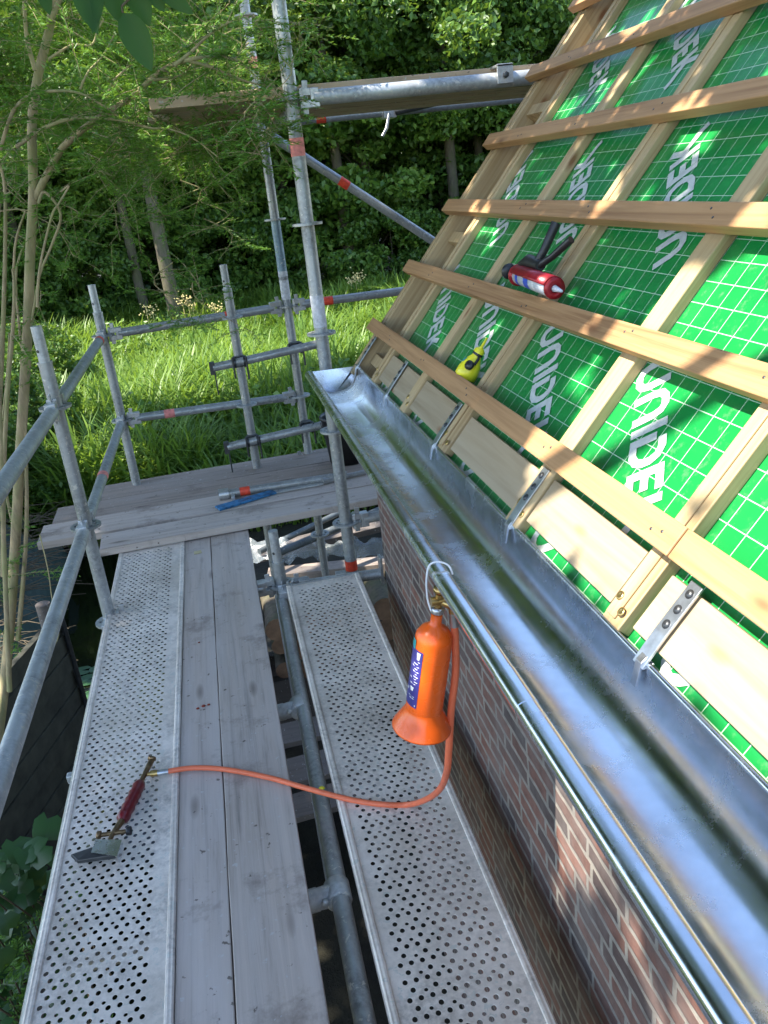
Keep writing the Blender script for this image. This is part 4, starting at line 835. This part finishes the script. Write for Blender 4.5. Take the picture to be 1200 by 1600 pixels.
limb([(55, 310), (75, 270), (100, 228), (150, 187), (205, 152), (250, 112), (292, 94), (345, 88), (372, 95)], (.021, .006), 0, twigs=60, mb=mb, seed=2, yv=[4, 3.95, 3.85, 3.7, 3.6, 3.5, 3.4, 3.4, 3.4])
limb([(272, 103), (300, 80), (318, 62), (340, 45), (362, 33)], (.009, .003), 3.4, twigs=30, mb=mb, seed=3)
limb([(292, 94), (330, 105), (365, 120), (395, 130), (430, 135)], (.008, .003), 3.4, twigs=30, mb=mb, seed=4)
limb([(232, 125), (262, 122), (290, 112), (310, 80)], (.008, .003), 3.5, twigs=25, mb=mb, seed=5)
limb([(80, 30), (95, -5), (105, -40)], (.014, .01), 3.95, twigs=12, mb=mb, seed=6)
limb([(55, 110), (42, 60), (38, 0), (40, -40)], (.012, .008), 3.95, twigs=25, mb=mb, seed=7)
limb([(0, 235), (20, 175), (50, 148), (95, 142), (125, 146), (150, 158), (185, 182)], (.009, .004), 3.6, twigs=45, mb=mb, seed=8)
limb([(25, 230), (60, 205), (100, 188), (140, 184), (190, 188), (235, 200), (262, 201), (300, 215), (340, 245)], (.010, .003), 3.6, twigs=60, mb=mb, seed=9)
limb([(74, 94), (95, 80), (115, 70), (143, 70), (152, 48), (162, 30)], (.007, .003), 3.7, twigs=22, mb=mb, seed=10)
limb([(125, 140), (138, 112), (160, 88), (178, 55)], (.006, .003), 3.6, twigs=14, mb=mb, seed=11)
limb([(170, 142), (178, 125), (200, 105), (212, 92)], (.006, .003), 3.6, twigs=14, mb=mb, seed=12)
limb([(60, 318), (70, 300), (95, 335), (80, 385), (62, 430), (50, 500)], (.008, .006), 3.9, twigs=14, mb=mb, seed=13)
for i, (a, b, c, d) in enumerate([(15, 1080, 3, 300), (5, 900, 20, 420), (-5, 700, 12, 250), (28, 1000, 38, 560), (10, 620, 30, 330), (-15, 1000, 5, 500), (22, 830, 8, 520), (35, 760, 25, 380)]):
    yy = 3.75+.08*i; limb([(a, b), ((a+c)/2+random.uniform(-14, 14), (b+d)/2+40), (c+random.uniform(-8, 8), d+60), (c+random.uniform(-20, 20), d)], (.016 if i < 4 else .010, .005), yy, twigs=10, mb=mb, seed=20+i)
limb([(95, 300), (108, 290), (92, 318), (80, 340), (62, 420), (58, 480)], (.004, .007), 3.7, mb=mb, seed=30)
limb([(0, 330), (25, 327), (50, 330)], (.004, .003), 3.7, mb=mb, seed=31)
limb([(62, 835), (75, 890), (82, 940), (92, 990), (78, 1020)], (.003, .002), 3.0, mb=mb, seed=32)
# hanging sprays in the upper middle; each rooted on one of the limbs above
rr = random.Random(77)
for i in range(40):
    px = rr.uniform(150, 470); py = rr.uniform(-40, 150) if i % 3 else rr.uniform(100, 260); yv_ = rr.uniform(3.15, 3.6) if px > 385 else rr.uniform(3.75, 4.6); L_ = rr.uniform(40, 110)
    limb([(px, py), (px+L_*.35*rr.uniform(-1, 1.3), py+L_*.35), (px+L_*.6*rr.uniform(-1, 1.3), py+L_)], (.0035, .0012), yv_, twigs=22, mb=mb, seed=100+i, tl=.14)
for i in range(26):
    px = rr.uniform(-20, 330); py = rr.uniform(180, 470); yv_ = rr.uniform(4.1, 4.8); L_ = rr.uniform(40, 120)
    limb([(px, py), (px+L_*.5*rr.uniform(-.6, 1.3), py+L_*.3), (px+L_*rr.uniform(-.6, 1.4), py+L_*.75)], (.004, .0012), yv_, twigs=18, mb=mb, seed=200+i, tl=.18)
for i in range(44):
    px = rr.uniform(-30, 300); py = rr.uniform(-50, 250); yv_ = rr.uniform(5.15, 6.2); L_ = rr.uniform(50, 120)
    limb([(px, py), (px+L_*.5*rr.uniform(-.6, 1.3), py+L_*.3), (px+L_*rr.uniform(-.6, 1.4), py+L_*.75)], (.005, .0012), yv_, twigs=60, mb=mb, seed=300+i, tl=.26)
for (a, b) in TW: mb.tube([a, a.lerp(b, .5)+Vector((0, 0, .008)), b], [.0016, .0013, .0008], 4, caps=False)
mb.build('trunk', M['yewbark'], yew)
def needle_spray(TW, name, dens=120, nl=.028):
    A = np.array([t[0] for t in TW]); B = np.array([t[1] for t in TW]); L = np.linalg.norm(B-A, axis=1); cnt = np.maximum(6, (L*dens*2).astype(int)); I = np.repeat(np.arange(len(TW)), cnt)
    t_ = rng.uniform(.05, 1.03, len(I)); D = unit(B-A)[I]; P = A[I]+(B-A)[I]*t_[:, None]
    sN = unit(np.cross(D, np.array([0, 0, 1.])+rng.normal(0, .15, D.shape))); sg = np.where(rng.uniform(size=len(I)) < .5, -1, 1)[:, None]
    nd = unit(sN*sg+D*.75+rng.normal(0, .18, D.shape)+np.array([0, 0, .12])); l = rng.uniform(.7, 1.2, len(I))[:, None]*nl; w = np.cross(nd, np.array([0, 0, 1.])+rng.normal(0, .5, D.shape)); w = unit(w)*.0024
    V = np.stack([P-w*.6, P+nd*l*.5-w, P+nd*l, P+nd*l*.5+w], 1).reshape(-1, 3); F = np.arange(len(V)).reshape(-1, 4); r = np.clip(t_*.6+rng.uniform(0, .5, len(I)), 0, 1)
    return np_mesh(name, V, F, M['needle'], r)
TW2 = []
for a, b in TW:                                            # side twiglets
    TW2.append((a, b)); d = b-a
    for _ in range(3):
        p = a.lerp(b, random.uniform(.15, .9)); q_ = Vector((d.x, d.y, d.z*.6))*random.uniform(.25, .5)+Vector((random.gauss(0, .045), random.gauss(0, .045), random.gauss(-.01, .02))); TW2.append((p, p+q_))
o = link('needle_sprays', needle_spray(TW2, 'needle_sprays'), yew)

# large dark leaves hanging in at the top left
bt = empty('broadleaf_branch', at(215, -20, y=2.4), 'branch with large drooping dark green leaves hanging in at the top left', 'branch')
def big_leaf(px0, px1, w, y, mat='broad'):
    a = Vector(at(*px0, y=y)); b = Vector(at(*px1, y=y+.05)); d = (b-a); L_ = d.length; d.normalize(); s_ = d.cross(Vector((0, 1, .2))).normalized(); n_ = s_.cross(d); vs = []; N_ = 9
    for i in range(N_+1):
        t_ = i/N_; ww = w*math.sin(PI*t_**.8)**.75 if 0 < t_ < 1 else 0; c = a+d*L_*t_+Vector((0, 0, -.02*t_*t_))
        vs += [c-s_*ww+n_*ww*.3, c, c+s_*ww+n_*ww*.3]
    me = MB().add(vs, [(i*3+j, i*3+j+1, i*3+j+4, i*3+j+3) for i in range(N_) for j in range(2)], 0, True)
    return me.build('leaf', M[mat], bt)
for a, b, w in [((120, -30), (150, 40), .028), ((150, -30), (142, 38), .022), ((170, -20), (185, 22), .026), ((192, 20), (235, 98), .036), ((205, -25), (232, 28), .03), ((60, -30), (75, 10), .02), ((228, -30), (255, 5), .025), ((245, -20), (300, 8), .022)]: big_leaf(a, b, w, 2.4)
MB().tube([Vector(at(60, -60, y=2.4)), Vector(at(160, -40, y=2.4)), Vector(at(225, -25, y=2.4)), Vector(at(262, -35, y=2.4))], [.008, .006, .005, .003], 8).build('stem', M['twig'], bt)
MB().tube([Vector(at(225, -25, y=2.4)), Vector(at(190, 10, y=2.4)), Vector(at(192, 20, y=2.4))], [.004, .003, .003], 6).build('stem', M['twig'], bt)

# ivy and low plants at the bottom left
def ivy_leaf(mb, p, s, d, nrm):
    d = Vector(d).normalized(); nrm = Vector(nrm).normalized(); sd2 = d.cross(nrm).normalized(); nrm = sd2.cross(d)
    ol = [(0, 0), (-.42, .02), (-.62, .30), (-.34, .42), (-.40, .72), (0, 1.05), (.40, .72), (.34, .42), (.62, .30), (.42, .02)]
    c = p+d*s*.42+nrm*s*.05; vs = [c]+[p+d*(b*s)+sd2*(a*s)-nrm*(abs(a)*s*.18) for a, b in ol]; mb.add(vs, [(0, i+1, (i+1) % 10+1) for i in range(10)], 0, True)
iv = empty('ivy_plant', (-1.15, 2.3, -3.0), 'broad leaved ivy growing up beside the left deck in the bottom left corner', 'ivy')
mb = MB(); ms = MB(); random.seed(12)
for i in range(300):
    px = random.uniform(-60, 120); py = random.uniform(1335, 1720); z = -1.95-.004*px+random.uniform(-.35, .1); p = Vector(at(px, py, z=z))
    if p.x > -.74: continue
    ivy_leaf(mb, p, random.uniform(.05, .085), (random.gauss(0, 1), random.gauss(-.4, 1), -.1), (random.gauss(-.2, .4), random.gauss(-.5, .35), 1))
    if i % 4 == 0: ms.tube([p, p+Vector((random.uniform(-.05, .05), .1, -.25)), p+Vector((random.uniform(-.1, .1), .1, -.6))], .003, 4)
for px, py, s in [(38, 1318, .10), (50, 1300, .11), (8, 1335, .09), (45, 1330, .10), (25, 1345, .08)]: ivy_leaf(mb, Vector(at(px, py, z=-1.9)), s, (random.uniform(-.6, 1), random.uniform(-1, .6), 0), (-.1, -.5, 1))
ms.tube([Vector(at(42, 1330, z=-1.92)), Vector(at(30, 1420, z=-2.2)), Vector((-1.15, 2.3, -3.4))], .004, 5)
mb.build('leaves', M['ivy'], iv); ms.build('stems', M['twig'], iv)
fe = empty('creeping_yew', (-1.15, 1.9, -3.0), 'low feathery green shoots under the ivy at the bottom left', 'shrub'); T3 = []
for i in range(170):
    p = Vector(at(random.uniform(-40, 62), random.uniform(1440, 1700), z=-2.05+random.uniform(-.2, .12)))
    if p.x > -.74: continue
    T3.append((p, p+Vector((random.gauss(0, .07), random.gauss(0, .07), random.gauss(.02, .04)))))
link('needle_sprays', needle_spray(T3, 'needle_sprays', 160, .02), fe)
mm_ = MB()
for a, b in T3[::3]: mm_.tube([a, a-Vector((0, -.05, .5)), a-Vector((0, -.05, 1.1))], .003, 4)
mm_.build('stems', M['twig'], fe)

# ---- unseen tree left of the scaffold, crown shaped to shade and dapple it
def want_light(P):
    """per leaf: chance that sun may pass here (gaps cut in the crown to shape the lit patches)"""
    s = SUN; out = np.zeros(len(P))
    rn = EN; t_ = ((P-np.array([.56, 0, -.70])) @ rn)/(s @ rn); Q = P-s*t_[:, None]; S = (Q-np.array([.56, 0, -.70])) @ ED; Y = Q[:, 1]
    onroof = (S > -.06) & (S < 1.9) & (Y < 3.4) & (Y > -3)
    nz = vnoise(Y*6.5, S*6.5, 1)*.6+vnoise(Y*14, S*14, 2)*.4
    thr = np.full(len(P), .80)
    thr = np.where((Y < 1.62) & (S < .60), .18, thr); thr = np.where((Y < 1.35) & (S > .12) & (S < .6), .20, thr)
    thr = np.where((Y < 1.85) & (S > .60) & (S < 1.0), .55, thr); thr = np.where((Y < 1.95) & (S >= 1.0), .45, thr)
    thr = np.where((Y >= 1.62) & (Y < 2.3) & (S < .66), .66, thr); thr = np.where((Y >= 1.85) & (S > .6), .62, thr); thr = np.where((Y > 2.3) & (S < .6), .70, thr)
    roof_lit = nz > thr
    tw = (P[:, 0]-.545)/s[0]; Qw = P-s*tw[:, None]; yw, zw = Qw[:, 1], Qw[:, 2]
    onwall = (zw < -.86) & (zw > -1.9) & (yw < 3.2) & (~onroof)
    spots = [(1.24, -1.20, .10), (1.28, -1.33, .11), (1.17, -1.28, .09), (1.36, -1.57, .05), (1.06, -1.34, .05), (.95, -1.40, .07), (.80, -1.27, .08), (1.0, -1.28, .035), (.88, -1.33, .05)]
    wl = np.zeros(len(P), bool)
    for a, b, r_ in spots: wl |= ((yw-a)**2+(zw-b)**2*.6 < (r_*1.25)**2)
    td = (P[:, 2]+1.55)/s[2]; Qd = P-s*td[:, None]
    far = (Qd[:, 1] > 5.6+.5*np.sin(Qd[:, 0]*2)) & (~onroof)
    spk = vnoise(Qd[:, 0]*3, Qd[:, 1]*3, 8) > np.where(Qd[:, 1] > 12.3+.8*np.sin(Qd[:, 0]*1.3), -1, np.where((Qd[:, 0] < -1.8) & (Qd[:, 1] > 9.5), .55, .93))
    t6 = (P[:, 2]-.36)/s[2]; Q6 = P-s*t6[:, None]; up_ = (Q6[:, 0] > -.3) & (Q6[:, 0] < 2.8) & (Q6[:, 1] > 3.42) & (Q6[:, 1] < 4.9) & (vnoise(Q6[:, 0]*5, Q6[:, 1]*5, 6) > .42)
    t7 = (P[:, 2]-.6)/s[2]; Q7 = P-s*t7[:, None]; up_ |= (Q7[:, 0] > -3.2) & (Q7[:, 0] < .2) & (Q7[:, 1] > 5.1) & (Q7[:, 1] < 6.5) & (vnoise(Q7[:, 0]*5, Q7[:, 1]*5, 6) > .30)
    far |= up_; spk |= up_
    out = np.where(onroof, roof_lit, np.where(onwall, wl, far & spk)); return out
ov = empty('overhanging_shade_tree', (-3.9, 2.2, -3.5), 'unseen leafy tree left of the scaffold, crown shaped to shade it and dapple the roof', 'tree')
g_ = np.random.default_rng(5); K = 62000
zc = g_.uniform(2.25, 3.1, K); base = np.stack([g_.uniform(-.85, 2.05, K), g_.uniform(-.8, 6.3, K)], 1); base = base[(base[:, 1] < 3.6) | (base[:, 0] < .75)]; K = len(base); zc = zc[:K]
# leaf heights above the surfaces; x shifted so that each leaf shades the scaffold or roof strip
xc = base[:, 0]+(SUN[0]/SUN[2])*(zc-(-1.1+np.clip(base[:, 0]-.56, 0, 9)*1.19)); P = np.stack([xc, base[:, 1], zc], 1)
P = P[~want_light(P)]
E_ = np.column_stack([g_.uniform(-4.6, -1.3, 26000), g_.uniform(-1.2, 6.8, 26000), g_.uniform(2.4, 3.4, 26000)]); E_ = E_[~want_light(E_)]  # extra leaves added to shade the canal side and ground below the decks
CL = np.column_stack([g_.uniform(-4.8, -.8, 90), g_.uniform(-1.2, 6.6, 90), g_.uniform(2.9, 5.2, 90)]); Q = CL[g_.integers(0, 90, 9000)]+g_.normal(0, .32, (9000, 3)); Q = Q[(~want_light(Q)) | (Q[:, 2] < -9)]
P = np.concatenate([P, Q]); link('crown', leaves(P, .075, M['leafA'], 'crown', 1.4), ov); link('crown', leaves(E_, .115, M['leafA'], 'crown', 1.4), ov)
mb = MB().tube([(-3.9, 2.2, -3.7), (-3.85, 2.25, -1), (-3.6, 2.3, 1.2), (-3.2, 2.4, 2.8)], [.16, .13, .11, .08], 12)
for e in [(-.6, .6, 2.9), (.1, 2.2, 2.95), (-.9, 3.9, 2.9), (-2.2, 5.8, 3.0), (-2.6, -.2, 2.8), (-1.3, 5.0, 2.85), (-3.8, 3, 4.6)]:
    mb.tube([(-3.3, 2.35, 2.3), tuple(np.array([-3.3, 2.35, 2.6])*.5+np.array(e)*.5+np.array([0, 0, .15])), e], [.06, .04, .012], 7)
mb.build('trunk', M['bark'], ov)

ov2 = empty('added_shade_tree', (-6.6, 9.2, -3.5), 'unseen broad tree added left of the meadow to shade the near half of the grass', 'tree')  # added out of view for its shade on the near grass
g_ = np.random.default_rng(6); K = 42000; P = np.stack([g_.uniform(-8.5, 1.2, K), g_.uniform(6.3, 12.9, K), g_.uniform(3.3, 4.3, K)], 1); P = P[~want_light(P)]
P = P[vnoise(P[:, 0]*1.6, P[:, 1]*1.6, 12) > .06]
link('crown', leaves(P, .17, M['leafA'], 'crown', 1.4), ov2)
mb = MB().tube([(-6.6, 9.2, -3.7), (-6.5, 9.3, 0), (-6.0, 9.3, 3.0)], [.22, .17, .12], 12)
for e in [(1.5, 8, 3.8), (1.0, 11, 3.9), (-2, 12, 3.7), (-3, 7, 3.6), (-5, 11, 4)]:
    mb.tube([(-6.2, 9.3, 2.2), tuple(np.array([-6.2, 9.3, 2.9])*.5+np.array(e)*.5), e], [.08, .05, .012], 7)
mb.build('trunk', M['bark'], ov2)
